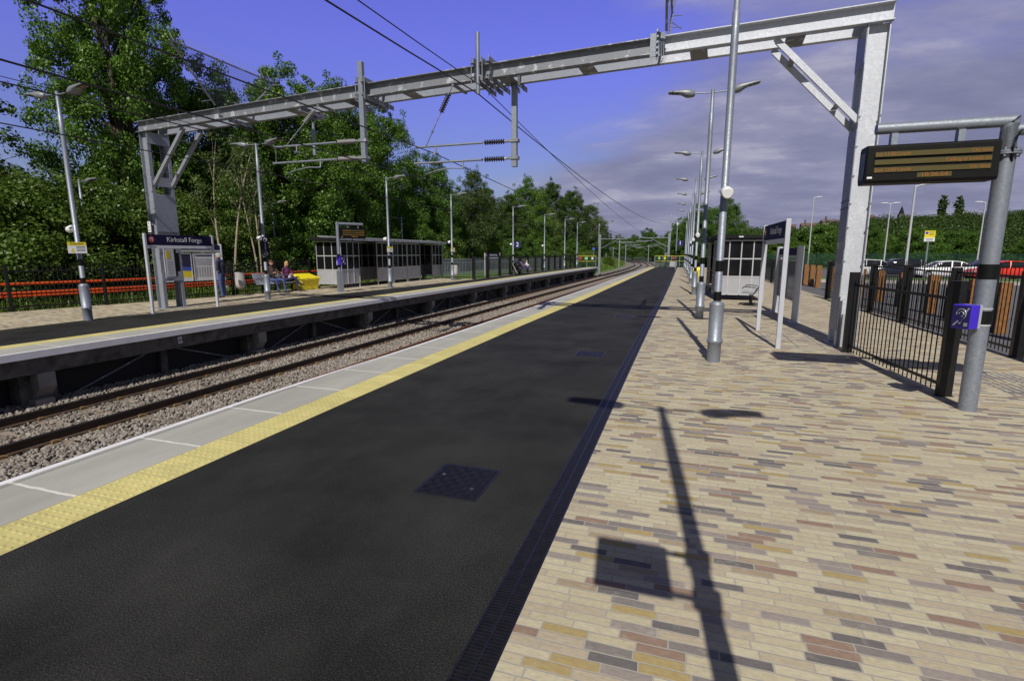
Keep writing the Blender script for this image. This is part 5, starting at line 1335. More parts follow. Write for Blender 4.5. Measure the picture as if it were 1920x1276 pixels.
# ------------------------------------------------------------------ people
def person(label, loc, rz, J, cols, hair, scale=1., eyes=True, group=None, sleeves=True):
    t = thing('person', label, 'person', loc, rz); t.scale = (scale,)*3
    m = MB(); seg = []
    def limb(pts, rs, mi):
        m.tube(pts, rs, 12)
        for a, b, r in zip(pts, pts[1:], rs): seg.append((np.array(a, float), np.array(b, float), r, mi))
    def ell(c, r, mi):
        c = Vector(c); rings = []
        for i in range(1, 10):
            a = -math.pi/2+math.pi*i/10; rings.append([(c.x+r[0]*math.cos(a)*math.cos(b*.524), c.y+r[1]*math.cos(a)*math.sin(b*.524), c.z+r[2]*math.sin(a)) for b in range(12)])
        m.loft(rings, 0, True); seg.append((np.array(c, float), np.array(c, float)+1e-3, sum(r)/3, mi))
    g = J
    limb([g['pel'], g['wai'], g['che'], g['sho']], [.135, .125, .15, .09], 1)
    limb([g['hl'], g['pel'], g['hr']], [.095, .12, .095], 2)
    limb([g['sl'], g['sho'], g['sr']], [.062, .085, .062], 1)
    limb([g['sho'], g['nec'], g['hea']], [.062, .052, .055], 0)
    ell(g['hea'], (.078, .098, .12), 0)
    f = Vector(g['face']).normalized(); h = Vector(g['hea']); sd = f.cross(Vector((0, 0, 1))).normalized(); upv = sd.cross(f)
    limb([h+f*.08+upv*.0, h+f*.115-upv*.03], [.012, .017], 0)
    limb([h+f*.06-upv*.075, h+f*.085-upv*.085], [.03, .028], 0)
    for s in (-1, 1): limb([h+sd*s*.074-upv*.02, h+sd*s*.084+upv*.025], [.014, .018], 0)
    for k in 'lr':
        limb([g['s'+k], g['e'+k], g['w'+k]], [.056, .044, .033], 1)
        w = Vector(g['w'+k]); d = (Vector(g['f'+k])-w).normalized(); side = d.cross(Vector((0, 0, 1))); side = side.normalized() if side.length > .1 else Vector((1, 0, 0)); pal = side.cross(d)
        limb([w, w+d*.05, w+d*.085], [.026, .034, .03], 0)
        for i in range(4):
            b = w+d*.085+side*(.024-.016*i); ln = (.062, .074, .07, .055)[i]
            limb([b, b+d*ln*.5-pal*.006, b+d*ln-pal*.028], [.0095, .009, .0075], 0)
        b = w+d*.03+side*.03; limb([b, b+side*.025+d*.025, b+side*.025+d*.06-pal*.01], [.012, .0105, .009], 0)
        limb([g['h'+k], g['k'+k], g['a'+k]], [.09, .066, .046], 2)
        a = Vector(g['a'+k]); tt = Vector(g['t'+k])
        limb([a+Vector((0, 0, -.0)), a.lerp(tt, .35)+Vector((0, 0, -.03)), tt], [.045, .046, .036], 3)
    me = m.mesh('body_raw', 'skin'); tmp = bpy.data.objects.new('tmp', me); col.objects.link(tmp)
    rm = tmp.modifiers.new('r', 'REMESH'); rm.mode = 'VOXEL'; rm.voxel_size = .0085
    sm = tmp.modifiers.new('s', 'SMOOTH'); sm.factor = .5; sm.iterations = 3
    dg = bpy.context.evaluated_depsgraph_get(); dg.update()
    me2 = bpy.data.meshes.new_from_object(tmp.evaluated_get(dg)); bpy.data.objects.remove(tmp); bpy.data.meshes.remove(me)
    me2.name = 'body'; n = len(me2.polygons); C = np.zeros(n*3, np.float32); me2.polygons.foreach_get('center', C); C = C.reshape(-1, 3)
    best = np.full(n, 1e9); idx = np.zeros(n, np.int32)
    for a, b, r, mi in seg:
        ab = b-a; tt = np.clip(((C-a)@ab)/max(1e-9, ab@ab), 0, 1); dd = np.linalg.norm(C-(a+tt[:, None]*ab), axis=1)-r
        k = dd < best; best[k] = dd[k]; idx[k] = mi
    me2.materials.clear()
    for c in cols: me2.materials.append(c)
    me2.polygons.foreach_set('material_index', idx); me2.polygons.foreach_set('use_smooth', np.ones(n, bool)); me2.update()
    link('body', me2, t)
    if hair:
        hm, ln, back = hair; m = MB(); rings = []
        for i in range(9):
            a = math.pi/2-(math.pi/2)*i/8*1.0-(.0 if i < 8 else ln)
            rr = math.cos(a); zz = math.sin(a)
            ring = []
            for j in range(16):
                b = 2*math.pi*j/16; dv = sd*math.cos(b)*.09*max(.05, rr)+(-f)*math.sin(b)*.112*max(.05, rr)
                fr = max(0, -math.sin(b))     # front side keeps the hairline high
                z = .132*zz*(1-.0*fr)+(.075*fr*(1-zz) if back else .05*fr*(1-zz))-(ln*.12*max(0, math.sin(b)+.6) if i >= 7 else 0)
                ring.append(h+dv+upv*z-f*.008)
            rings.append(ring)
        m.loft(rings, 0, True); m.build('hair', hm, t)
    if eyes:
        for s in (-1, 1):
            m = MB(); p = h+f*.088+sd*s*.032+upv*.012; m.tube([p, p+f*.008], .011, 8); m.build('eye', 'black', t)
        m = MB(); p = h+f*.098-upv*.055; m.beam(p-sd*.022, p+sd*.022, .01, .008); m.build('mouth', 'lip', t)
    return t
M['lip'] = plain('lip', (.35, .1, .08), .5); M['brown_top'] = plain('brown_jumper', (.045, .026, .022), .85, var=.2, scale=20); M['jeans'] = plain('blue_jeans', (.045, .07, .19), .85, var=.3, scale=14)
M['dark_jeans'] = plain('dark_jeans', (.02, .022, .07), .85, var=.2, scale=14); M['plum'] = plain('plum_top', (.075, .012, .06), .85); M['shoe'] = plain('dark_shoe', (.015, .012, .012), .6)
M['blond'] = plain('blond_hair', (.5, .33, .11), .6, var=.3, scale=30); M['grey_hair'] = plain('grey_hair', (.3, .28, .26), .7, var=.3, scale=30); M['brown_hair'] = plain('brown_hair', (.07, .03, .015), .6)
M['navy_coat'] = plain('navy_coat', (.014, .014, .035), .8); M['white_top'] = plain('white_top', (.62, .6, .62), .8); M['mauve'] = plain('mauve_top', (.13, .09, .17), .8)
def seated(lean=.0, cross=False, knee=.5, spread=.1, arms='folded'):
    # seat at the origin, facing -Y, seat height .44
    J = dict(pel=(0, .0, .54), wai=(0, .05+lean*.3, .70), che=(0, .08+lean*.5, .92), sho=(0, .09+lean*.6, 1.05), nec=(0, .08+lean*.55, 1.13), hea=(0, .05+lean*.5, 1.26), face=(0, -1, -.12),
             hl=(.095, -.02, .53), hr=(-.095, -.02, .53), kl=(spread+.06, -knee, .53), kr=(-spread-.06, -knee, .53), al=(spread+.06, -knee-.08, .09), ar=(-spread-.05, -knee-.05, .09), tl=(spread+.09, -knee-.27, .04), tr=(-spread-.09, -knee-.24, .04),
             sl=(.19, .09+lean*.6, 1.02), sr=(-.19, .09+lean*.6, 1.02))
    if cross:
        J.update(kr=(.04, -knee, .64), ar=(.2, -knee-.22, .36), tr=(.24, -knee-.42, .31))
    if arms == 'folded': J.update(el=(.25, -.09, .8), wl=(.02, -.24, .85), fl=(-.1, -.21, .86), er=(-.25, -.08, .79), wr=(-.02, -.26, .8), fr=(.1, -.25, .8))
    else: J.update(el=(.24, -.05, .77), wl=(.08, -.3, .76), fl=(.0, -.34, .78), er=(-.24, -.04, .77), wr=(-.08, -.3, .74), fr=(0, -.35, .77))
    return J
person('man in a brown jumper and blue jeans with folded arms on the far bench', (-17.25, 18.62, .03), R(74), seated(.1), (M['skin'], M['brown_top'], M['jeans'], M['shoe']), ('brown_hair', 0., False), 1.02)
person('blond woman in a plum top with crossed legs on the far bench', (-17.25, 19.5, .03), R(72), seated(-.05, True, arms='lap'), (M['skin'], M['plum'], M['dark_jeans'], M['shoe']), ('blond', .9, True), .97)
bg = thing('handbag', 'pale handbag on the lap of the blond woman', 'bag', (-16.98, 19.42, .62), R(72))
m = MB(); m.box(-.12, .12, -.05, .05, 0, .13); m.build('bag', 'white_top', bg, bevel=.02); m = MB(); m.tube([(-.09, 0, .13), (-.05, 0, .2), (.05, 0, .2), (.09, 0, .13)], .008, 6); m.build('strap', 'white_top', bg)
st = dict(pel=(0, 0, .93), wai=(0, .01, 1.08), che=(0, .0, 1.28), sho=(0, -.02, 1.42), nec=(0, -.04, 1.49), hea=(0, -.07, 1.61), face=(.1, -1, -.25), hl=(.095, 0, .92), hr=(-.095, 0, .92), kl=(.1, -.02, .5), kr=(-.11, -.04, .5), al=(.1, .03, .09), ar=(-.12, -.01, .09), tl=(.12, -.16, .04), tr=(-.14, -.2, .04),
          sl=(.19, -.01, 1.38), sr=(-.19, -.01, 1.38), el=(.27, .02, 1.12), wl=(.2, -.18, .98), fl=(.14, -.28, .99), er=(-.27, .03, 1.12), wr=(-.24, -.06, .88), fr=(-.23, -.1, .76))
person('grey haired person in a navy coat standing and reading the poster case', (-17.3, 15.95, 0), R(-75), st, (M['skin'], M['navy_coat'], M['jeans'], M['shoe']), ('grey_hair', .2, True), 1.01)
sb = thing('shoulder_bag', 'dark shoulder bag on the back of the standing grey haired person', 'bag', (-17.14, 16.02, .95), R(-75))
m = MB(); m.box(-.14, .14, .06, .15, -.05, .27); m.build('bag', 'black', sb, bevel=.02); m = MB(); m.tube([(-.1, .1, .25), (-.14, .05, .4), (-.1, -.02, .46)], .012, 6); m.build('strap', 'black', sb)
person('woman in a mauve top sitting on the distant bench with a child', (-12.6, 41.2, .02), R(76), seated(.0, arms='lap'), (M['skin'], M['mauve'], M['navy_coat'], M['shoe']), ('brown_hair', .8, True), .97)
person('small child in white sitting on the lap of the distant woman', (-12.2, 41.3, .28), R(76), seated(.0, arms='lap', knee=.4), (M['skin'], M['white_top'], M['mauve'], M['shoe']), ('blond', .3, True), .62)
pc = thing('pushchair', 'black pushchair with a rounded hood beside the distant bench', 'pushchair', (-12.65, 39.9, 0), R(60))
m = MB(); m.loft([[(x, -.05+.34*math.cos(a)*s, .62+.42*math.sin(a)*s) for a in np.linspace(0, math.pi, 9)] for x, s in ((-.24, .9), (-.2, 1), (.2, 1), (.24, .9))], 0, True); m.build('hood', 'black', pc)
m = MB(); m.prism([(-.35, .3), (.25, .3), (.32, .66), (-.3, .5)], 'x', -.2, .2); m.build('seat', 'black', pc, bevel=.02)
m = MB(); m.tube([(-.24, .35, 1.0), (-.24, -.3, .15)], .015, 6); m.tube([(.24, .35, 1.0), (.24, -.3, .15)], .015, 6); m.tube([(-.24, .35, 1.0), (.24, .35, 1.0)], .02, 6); m.tube([(-.24, .3, .15), (-.24, -.1, .6)], .015, 6); m.tube([(.24, .3, .15), (.24, -.1, .6)], .015, 6); m.build('frame', 'alu', pc)
for (x, y) in ((-.25, .3), (.25, .3), (-.2, -.32), (.2, -.32)):
    m = MB(); m.tube([(x-.02, y, .12), (x+.02, y, .12)], .12, 14); m.build('wheel', 'tyre', pc)

# ------------------------------------------------------------------ trees
def leaf_quads(rng, cen, rad, per, size, up=.35, droop=0., flat=.8):
    n = len(cen)*per
    c = np.repeat(cen, per, 0); r = np.repeat(rad, per)
    d = rng.normal(size=(n, 3)); d /= np.linalg.norm(d, axis=1)[:, None]
    rr = rng.random(n)**.45
    off = d*(rr*r)[:, None]; off[:, 2] *= flat; off[:, 2] -= droop*rng.random(n)**2*r*1.8
    pos = c+off
    nrm = d*.55+rng.normal(size=(n, 3))*.55+np.array([0, 0, up]); nrm /= np.linalg.norm(nrm, axis=1)[:, None]
    t = np.cross(nrm, rng.normal(size=(n, 3))); t[:, 2] -= droop*.8; t /= np.linalg.norm(t, axis=1)[:, None]
    b = np.cross(nrm, t)
    s = (size*(.65+.7*rng.random(n)))[:, None]
    v = np.stack([pos-t*s*.55, pos+b*s*.36+nrm*s*.1, pos+t*s*.55, pos-b*s*.36+nrm*s*.1], 1)
    return v.reshape(-1, 3)
def tree_kind(seed, H, z0, rprof, nc, per, size, leaf, bark, r0=.2, lean=(0, 0), forks=1, crad=(.55, 1.0), droop=0., nb=30, shell=.5, up=.35):
    rng = np.random.default_rng(seed); rr = random.Random(seed)
    cen = []; rad = []
    while len(cen) < nc:
        tt = rng.random(); R0 = rprof(tt)
        if rng.random() > (R0/1.0)/max(rprof(q) for q in (.1, .3, .5, .7, .9)): continue
        a = rng.random()*6.283; q = rng.random()**shell*R0
        q *= .78+.3*mnoise.noise(Vector((math.cos(a)*1.3+seed, math.sin(a)*1.3, tt*4)))+.12
        cen.append((q*math.cos(a)+lean[0]*tt, q*math.sin(a)+lean[1]*tt, z0+tt*(H-z0))); rad.append(rr.uniform(*crad)*(1-.35*tt))
    cen = np.array(cen); rad = np.array(rad)
    v = leaf_quads(rng, cen, rad, per, size, up, droop)
    # thinner stray sprays outside the clumps give an uneven outline
    k = rng.choice(len(cen), len(cen)//2); c2 = cen[k]+rng.normal(size=(len(k), 3))*.55; c2[:, 2] += .15
    v = np.concatenate([v, leaf_quads(rng, c2, rad[k]*.5, per//5, size, up, droop)])
    crown = npmesh('crown', v, np.arange(len(v)).reshape(-1, 4), [leaf])
    m = MB(); tops = []
    for f in range(forks):
        a = f*2.4+.4; ox, oy = (0, 0) if forks == 1 else (.5*math.cos(a), .5*math.sin(a))
        pts = [(ox*.15, oy*.15, -.3)]; n = 9
        for i in range(1, n+1):
            q = i/n; pts.append((lean[0]*q*q+ox*(.15+q*2.0)+.12*math.sin(3*q+f+seed), lean[1]*q*q+oy*(.15+q*2.0)+.12*math.cos(4*q+f+seed), H*.88*q))
        m.tube(pts, [r0*(1-.86*i/n)*(1.25 if i == 0 else 1) for i in range(n+1)], 9); tops.append(pts)
    order = rng.permutation(len(cen))[:nb]
    for j in order:
        c = Vector(cen[j]); pts = tops[j % forks]; base = None
        zb = max(1.0, c.z-.45*math.hypot(c.x, c.y)-1.0)
        for a, b in zip(pts, pts[1:]):
            if a[2] <= zb <= b[2]: base = Vector(a).lerp(Vector(b), (zb-a[2])/(b[2]-a[2]))
        if base is None: continue
        mid = base.lerp(c, .5)+Vector((rr.uniform(-.2, .2), rr.uniform(-.2, .2), .15)); w = r0*.34*(1-.6*zb/H)
        m.tube([base, mid, c], [w, w*.6, w*.18], 6, 0, False)
        for q in range(2): e = c+Vector((rr.uniform(-.7, .7), rr.uniform(-.7, .7), rr.uniform(-.1, .6))); m.tube([mid.lerp(c, .6), e], [w*.35, w*.08], 5, 0, False)
    trunk = m.mesh('trunk', bark)
    return crown, trunk, H
KT = {}
KT['tall'] = tree_kind(11, 18, 5.2, lambda t: 1.6+4.2*math.sin(math.pi*min(1, t*.8+.22))**.8*.72, 330, 280, .13, 'leaf', 'bark', .26, forks=3, nb=70, shell=.55)
KT['lime'] = tree_kind(23, 12, 1.6, lambda t: 4.3*math.sin(math.pi*min(1, t*.72+.26))**.7, 300, 290, .118, 'leaf', 'bark', .22, nb=60, crad=(.6, 1.1))
KT['alder'] = tree_kind(37, 12, 2.4, lambda t: 3.5*math.sin(math.pi*min(1, t*.75+.22))**.75, 240, 260, .12, 'leaf_dark', 'bark', .18, forks=2, nb=50)
KT['birch'] = tree_kind(41, 11, 2.6, lambda t: 2.7*math.sin(math.pi*min(1, t*.7+.26))**.8, 170, 200, .11, 'leaf_birch', 'birch', .11, (.8, .3), forks=2, droop=.55, nb=46, crad=(.5, .9))
KT['bare'] = tree_kind(59, 8.5, 4.6, lambda t: 1.9*math.sin(math.pi*min(1, t*.7+.26)), 26, 90, .1, 'leaf_birch', 'birch', .085, (.9, -.3), forks=2, nb=12, crad=(.3, .55))
KT['sparse'] = tree_kind(53, 9.5, 3.5, lambda t: 3.4*math.sin(math.pi*min(1, t*.7+.25)), 64, 110, .12, 'leaf_dark', 'bark', .13, (1.6, -.4), forks=3, nb=55, crad=(.4, .7))
KT['bush'] = tree_kind(67, 3.6, .25, lambda t: 2.2*math.sin(math.pi*min(1, t*.6+.36))**.7, 130, 380, .074, 'leaf_bush', 'bark', .06, forks=3, nb=24, crad=(.45, .75))
KT['hedge'] = tree_kind(71, 5.5, .2, lambda t: 3.0*math.sin(math.pi*min(1, t*.6+.34))**.6, 165, 270, .12, 'leaf', 'bark', .1, forks=3, nb=24, crad=(.6, 1.0))
KT['poplar'] = tree_kind(83, 14, .8, lambda t: 2.2*math.sin(math.pi*min(1, t*.62+.3))**.6, 110, 170, .36, 'leaf_dark', 'bark', .2, nb=20, crad=(.6, 1.0))
def tree(k, name, x, y, z, H, label, group, wide=1., rz=None):
    crown, trunk, h = KT[k]
    t = thing(name, label, 'tree' if 'tree' in name else 'bush', (x, y, z), rnd.uniform(0, 6.28) if rz is None else rz, group)
    s = H/h; t.scale = (s*wide, s*wide, s)
    link('trunk' if 'tree' in name else 'stem', trunk, t); link('crown', crown, t)
    return t
GT = 'trees behind the far platform'
tree('tall', 'tall_tree', -25.2, 18.3, -.2, 18.2, 'tallest tree, behind the first lamp post, its top cut by the frame', GT, .74, .4)
tree('sparse', 'sparse_tree', -26.5, 10.5, -.2, 10.6, 'sparse thin branched tree at the left edge of the view', GT, 1.1, 2.2)
tree('sparse', 'sparse_tree', -29.5, 15.5, -.2, 8.5, 'sparse dark tree low down behind the first lamp post', GT, 1.0, 4.2)
tree('lime', 'leafy_tree', -25.0, 23.2, -.2, 12.0, 'leafy tree rising behind the mesh climb guard', GT, .8)
tree('bare', 'birch_tree', -20.0, 18.9, -.2, 7.8, 'pale stemmed birch tree behind the poster case', GT, .9, 1.0)
tree('bare', 'birch_tree', -19.9, 20.6, -.2, 7.4, 'pale forked birch tree to the right behind the standing person', GT, .8, 2.9)
tree('lime', 'leafy_tree', -24.4, 28.3, -.2, 13.2, 'broad leafy tree behind the bench with the couple', GT, .95)
tree('lime', 'leafy_tree', -24.8, 34.3, -.2, 14.0, 'broad leafy tree behind the square gantry drop post', GT, .95, 3.3)
tree('lime', 'leafy_tree', -25.6, 41.0, -.2, 14.6, 'leafy tree with a pointed top right of the square drop post', GT, .8, 5.1)
tree('lime', 'leafy_tree', -24.4, 48.2, -.2, 11.4, 'lower leafy tree behind the long glazed shelter', GT, .9, .8)
tree('birch', 'birch_tree', -22.6, 53.0, -.2, 10.6, 'drooping birch tree past the end of the far shelter', GT, 1.15, .2)
tree('alder', 'dark_tree', -23.6, 61.5, -.2, 10.0, 'dark tree left of the platform 2 sign', GT, 1.0)
tree('alder', 'dark_tree', -23.6, 71.0, -.2, 10.2, 'dark tree right behind the platform 2 sign', GT, 1.05)
tree('lime', 'dark_tree', -23.9, 82.0, -.2, 13.6, 'domed dark tree above the narrow far platform', GT, .85)
tree('alder', 'dark_tree', -23.9, 96.0, -.2, 15.0, 'tall domed tree left of the pair of far lamps', GT, 1.0)
tree('birch', 'birch_tree', -21.5, 88.0, -.2, 9.6, 'leaning white birch behind the last far lamp posts', GT, .9, 2.0)
tree('alder', 'dark_tree', -23.5, 114., -.2, 15.5, 'tall drooping tree above the far platform end', GT, 1.0, 1.0)
tree('birch', 'birch_tree', -22.9, 134, -.2, 14.0, 'drooping tree just left of the gap in the tree line', GT, 1.4, 1.5)
tree('alder', 'dark_tree', -23.5, 160, -.2, 10.5, 'last small tree before the gap above the track', GT, 1.1)
gb = 'back row of trees in the wood'
for i in range(22): tree(('lime', 'alder', 'lime')[i % 3], 'wood_tree', -31.5-rnd.uniform(0, 3)-(0 if i > 1 else 1), 25.0+i*5.4, -.2, rnd.uniform(8.2, 9.6)+min(3, i*.14), 'tree in the dense back row of the wood behind the far platform', gb, 1.05)
gu = 'undergrowth bushes of the wood'
for i in range(26):
    y = 21.5+i*4.2
    tree('hedge' if i % 3 else 'bush', 'wood_bush', -22.2-rnd.uniform(0, 2.2)+(1.0 if y > 60 else 0), y, -.25, rnd.uniform(3.4, 5.2), 'leafy bush filling the wood edge under the trees behind the far platform', gu, rnd.uniform(.9, 1.15))
for (x, y, H, lab, w) in ((-24.6, 6.2, 4.9, 'yellow green bush at the left edge behind the railing', 1.2), (-24.4, 9.2, 5.4, 'large yellow green bush left of the first lamp post', 1.1), (-23.6, 12.2, 5.0, 'pale flowering bush right behind the first lamp post', 1.15), (-24.6, 15.8, 5.2, 'yellow green bush behind the short grass lamp post', 1.15),
                        (-23.4, 18.6, 5.0, 'dark green bush behind the far gantry leg', 1.1), (-26.8, 8.0, 6.4, 'tall scrubby bush at the far left behind the others', 1.1), (-27.5, 12.8, 6.0, 'scrubby bush filling the gap under the tall tree', 1.2), (-22.0, 3.6, 3.6, 'low bush at the bottom left corner behind the railing', 1.1)):
    tree('bush', 'green_bush', x, y, -.3, H, lab, 'yellow green bushes behind the railing', w)
for (x, y, H, lab, w) in ((-.5, 88, 7.8, 'small leafy tree left behind the near end railing', 1.0), (2.2, 84, 9.6, 'leafy tree hidden by the row of far lamp posts', 1.0), (5.8, 88, 10.8, 'leafy tree right of the row of far lamp posts', 1.05), (1., 96, 9.2, 'taller tree behind the mast at the near platform end', .9)):
    tree('lime', 'leafy_tree', x, y, -.8, H, lab, 'trees at the end of the near platform', w)
for i, (x, y, H) in enumerate(((-13.6, 70.5, 1.5), (-15.2, 75, 2.2), (-14.2, 81, 1.6), (-16.5, 88, 2.6), (-14.0, 96, 1.7), (-17.5, 68.5, 2.6))):
    tree('bush', 'verge_bush', x+sR(y), y, -.6, H, 'weedy low bush on the grass bank just beyond the far platform end', 'weedy bushes on the bank', 1.2)
go = 'trees along the outside of the track curve'
for (x, y, H) in ((-1.5, 150, 8), (-5, 178, 8.5), (-11, 205, 9.5), (-20, 222, 10), (-28, 238, 10.5), (-37, 240, 11), (2, 128, 7.2), (-16, 255, 14), (-4, 240, 13), (5, 200, 11)): tree('lime', 'track_tree', x, y, -1, H, 'green tree beside the outside of the track curve in the distance', go, 1.25)
gcp = 'bushy trees along the back of the car park'
for i in range(27):
    x = 5+i*2.9+rnd.uniform(-1, 1); tree(('hedge', 'lime', 'hedge')[i % 3], 'car_park_tree', x, 84+rnd.uniform(-3, 10)+.18*x, -.6, rnd.uniform(4.2, 6.8), 'bushy tree in the row along the back of the car park', gcp, rnd.uniform(1.1, 1.4))
for (x, y, H, lab) in ((155, 405, 15, 'left one of two tall poplars on the ridge'), (163.5, 405, 14, 'right one of two tall poplars on the ridge')): tree('poplar', 'poplar_tree', x, y, hill_z(x, y)+3, H, lab, 'poplars on the ridge', 1.1)

# wooded hillside: one mass of small crowns
def hill_wood():
    rng = np.random.default_rng(5); cen = []; rad = []
    while len(cen) < 1800:
        a = rng.uniform(-.24, .74); y = 132+rng.random()**.8*300; x = a*y
        if y < 330 and abs(x+8-sR(y)) < 22: continue
        cen.append((x, y, hill_z(x, y)+rng.uniform(.4, 4.2))); rad.append(rng.uniform(2.4, 6.2))
    v = leaf_quads(rng, np.array(cen), np.array(rad), 290, .62, .6, 0, .75)
    o = kind(link('hillside_wood', npmesh('hillside_wood', v, np.arange(len(v)).reshape(-1, 4), ['leaf_far'])), 'stuff'); o['label'] = 'dense dark green wood covering the hillside'
hill_wood()
def blades():
    rng = np.random.default_rng(9); P = []
    n1 = 16000; y = 3+rng.random(n1)*28; x = np.array([far_back(q) for q in y])-.35-rng.random(n1)**1.4*6.5; P.append(np.stack([x, y, np.full(n1, -.13)], 1))
    n2 = 14000; y = 66.5+rng.random(n2)**1.5*90; s = rng.random(n2)*6; x = np.array([sR(q) for q in y])-12.9-s; z = np.interp(s, [0, .6, 2.1, 6], [-1.0, -.7, -.15, .1]); P.append(np.stack([x, y, z], 1))
    p = np.concatenate(P); n = len(p); h = .16+.32*rng.random(n)**2; a = rng.random(n)*6.283; w = .018+.02*(p[:, 1] > 40)
    dx = np.cos(a)*w; dy = np.sin(a)*w; lx = rng.normal(size=n)*.1; ly = rng.normal(size=n)*.1
    z0 = np.zeros(n)
    v = np.stack([p+np.stack([-dx, -dy, z0], 1), p+np.stack([dx, dy, z0], 1), p+np.stack([lx+dx*.3, ly+dy*.3, h], 1), p+np.stack([lx-dx*.3, ly-dy*.3, h], 1)], 1).reshape(-1, 3)
    o = kind(link('grass_blades', npmesh('grass_blades', v, np.arange(len(v)).reshape(-1, 4), ['blade'])), 'stuff'); o['label'] = 'long grass on the verges beside the track and railings'
blades()
stones(3, 36000)

# ------------------------------------------------------------------ sky, sun, camera
def mr_(nt, v, a, b, c, d):
    m = N(nt, 'ShaderNodeMapRange', interpolation_type='SMOOTHSTEP'); L(nt, v, m.inputs[0])
    for i, q in zip((1, 2, 3, 4), (a, b, c, d)): m.inputs[i].default_value = q
    return m.outputs[0]
EL = R(44.5); SAZ = Vector((.105, -.994))
w = bpy.data.worlds.new('World'); scene.world = w; w.use_nodes = True; nt = w.node_tree
for n in list(nt.nodes): nt.nodes.remove(n)
sky = N(nt, 'ShaderNodeTexSky'); sky.sky_type = 'NISHITA'; sky.sun_disc = False; sky.sun_elevation = EL; sky.sun_rotation = R(174); sky.altitude = 60; sky.air_density = 1.0; sky.dust_density = .3; sky.ozone_density = 2.5
bgn = N(nt, 'ShaderNodeBackground'); SKY_S = .07; bgn.inputs['Strength'].default_value = SKY_S
out = N(nt, 'ShaderNodeOutputWorld'); L(nt, bgn.outputs[0], out.inputs[0])
tc = N(nt, 'ShaderNodeTexCoord'); sx = N(nt, 'ShaderNodeSeparateXYZ'); L(nt, tc.outputs['Generated'], sx.inputs[0])
tint0 = mix(nt, 1., sky.outputs[0], mix(nt, mr_(nt, sx.outputs[2], .06, .4, 0., 1.), (.86, .80, .98), (1.5, 1.06, 2.5)), 'MULTIPLY'); tint0 = mix(nt, mr_(nt, sx.outputs[1], -.25, .3, 1., 0.), tint0, mix(nt, 1., sky.outputs[0], (.80, .72, .62), 'MULTIPLY'))
den = math_(nt, 'ADD', math_(nt, 'MAXIMUM', sx.outputs[2], 0.), .24)
cx = math_(nt, 'DIVIDE', sx.outputs[0], den); cy = math_(nt, 'DIVIDE', sx.outputs[1], den)
cv = N(nt, 'ShaderNodeCombineXYZ'); L(nt, math_(nt, 'MULTIPLY', cx, .55), cv.inputs[0]); L(nt, math_(nt, 'MULTIPLY', cy, 1.0), cv.inputs[1])
n1 = noise(nt, cv.outputs[0], 1.35, 8, .54); n2 = noise(nt, cv.outputs[0], 3.2, 6, .6)
az = math_(nt, 'DIVIDE', sx.outputs[0], math_(nt, 'ADD', math_(nt, 'ABSOLUTE', sx.outputs[1]), .05))
def mr(v, a, b, c, d): return mr_(nt, v, a, b, c, d)
zen = N(nt, 'ShaderNodeVectorMath', operation='SCALE'); L(nt, tint0, zen.inputs[0]); L(nt, mr(sx.outputs[2], .47, .8, 1., .18), zen.inputs['Scale']); tint = zen.outputs[0]
front = mr(sx.outputs[1], -.2, .3, -.4, 0.)
cover = math_(nt, 'ADD', math_(nt, 'ADD', mr(az, -.5, .22, -.36, .36), front), mr(sx.outputs[2], .03, .33, .58, 0.))
cl = math_(nt, 'ADD', math_(nt, 'ADD', n1, math_(nt, 'MULTIPLY', math_(nt, 'SUBTRACT', n2, .5), .35)), cover)
fac0 = mr(cl, .5, .95, 0., .95)
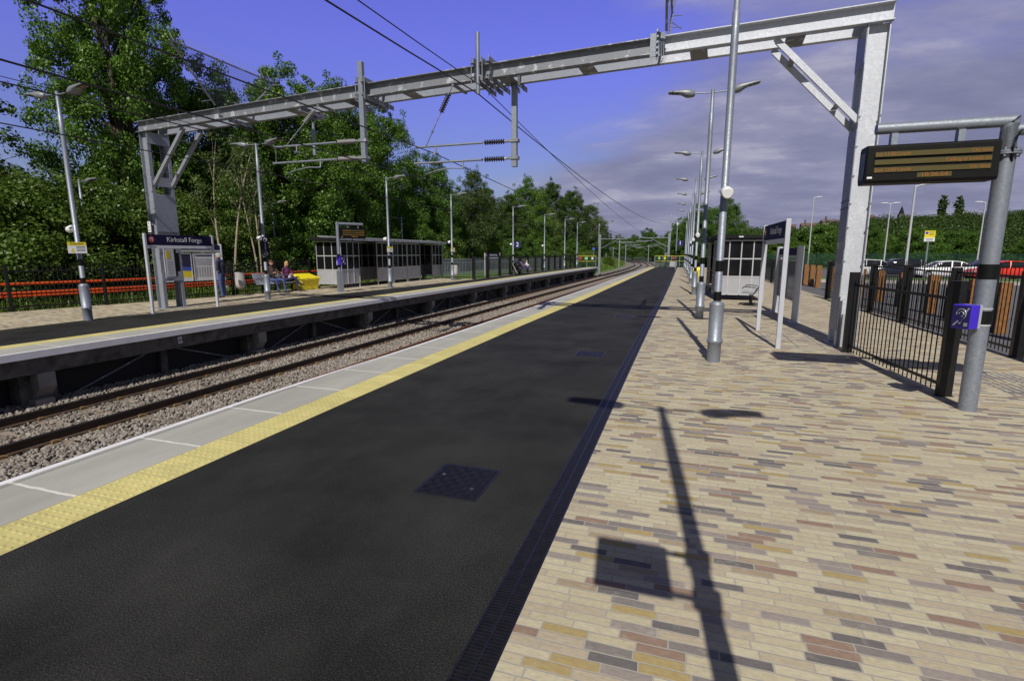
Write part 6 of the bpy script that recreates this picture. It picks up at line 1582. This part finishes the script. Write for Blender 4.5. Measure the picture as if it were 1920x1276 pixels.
# thin streaks of high cloud
cv2 = N(nt, 'ShaderNodeCombineXYZ'); L(nt, math_(nt, 'MULTIPLY', cx, .9), cv2.inputs[0]); L(nt, math_(nt, 'ADD', math_(nt, 'MULTIPLY', cy, 2.3), math_(nt, 'MULTIPLY', cx, .8)), cv2.inputs[1])
n3 = noise(nt, cv2.outputs[0], 1.25, 9, .62)
st_ = math_(nt, 'MULTIPLY', mr(n3, .5, .7, 0., .75), math_(nt, 'MULTIPLY', mr(az, -.42, -.05, 0., 1.), math_(nt, 'MULTIPLY', mr(sx.outputs[2], .33, .2, 0., 1.), mr(sx.outputs[1], 0., .2, 0., 1.))))
lum = math_(nt, 'ADD', math_(nt, 'MULTIPLY', n2, .62), math_(nt, 'MULTIPLY', n1, .38))
shade0 = ramp(nt, mr(lum, .36, .62, 0, 1), [(0, (.20, .205, .325)), (.45, (.245, .25, .38)), (.78, (.30, .30, .43)), (1, (.42, .41, .52))])
shade = mix(nt, mr(math_(nt, 'SUBTRACT', st_, math_(nt, 'MULTIPLY', fac0, .7)), 0., .5, 0., 1.), shade0, (.40, .40, .56))
fac = math_(nt, 'MAXIMUM', fac0, st_)
cs = N(nt, 'ShaderNodeVectorMath', operation='SCALE'); cs.inputs['Scale'].default_value = 1/SKY_S; L(nt, shade, cs.inputs[0])
L(nt, mix(nt, fac, tint, cs.outputs[0]), bgn.inputs['Color'])

sl_ = bpy.data.lights.new('sun', 'SUN'); sl_.energy = 4.5; sl_.angle = R(.53); sl_.color = (1, .955, .88)
so = bpy.data.objects.new('sun', sl_); col.objects.link(so)
d = -Vector((SAZ.x*math.cos(EL), SAZ.y*math.cos(EL), math.sin(EL))); so.rotation_euler = d.to_track_quat('-Z', 'Y').to_euler(); so.location = (0, -20, 30)

cam = bpy.data.cameras.new('camera'); cam.sensor_width = 36; cam.lens = 967/1920*36; cam.clip_start = .05; cam.clip_end = 6000
co = bpy.data.objects.new('camera', cam); col.objects.link(co); co.location = (0, 0, 1.75); co.rotation_euler = (R(90-9.6256), 0, R(18.1223)); scene.camera = co
scene.view_settings.view_transform = 'Standard'; scene.view_settings.look = 'None'; scene.view_settings.exposure = 0; scene.view_settings.gamma = 1
scene.render.engine = 'CYCLES'; scene.cycles.max_bounces = 8; scene.cycles.transparent_max_bounces = 16; scene.cycles.use_denoising = True
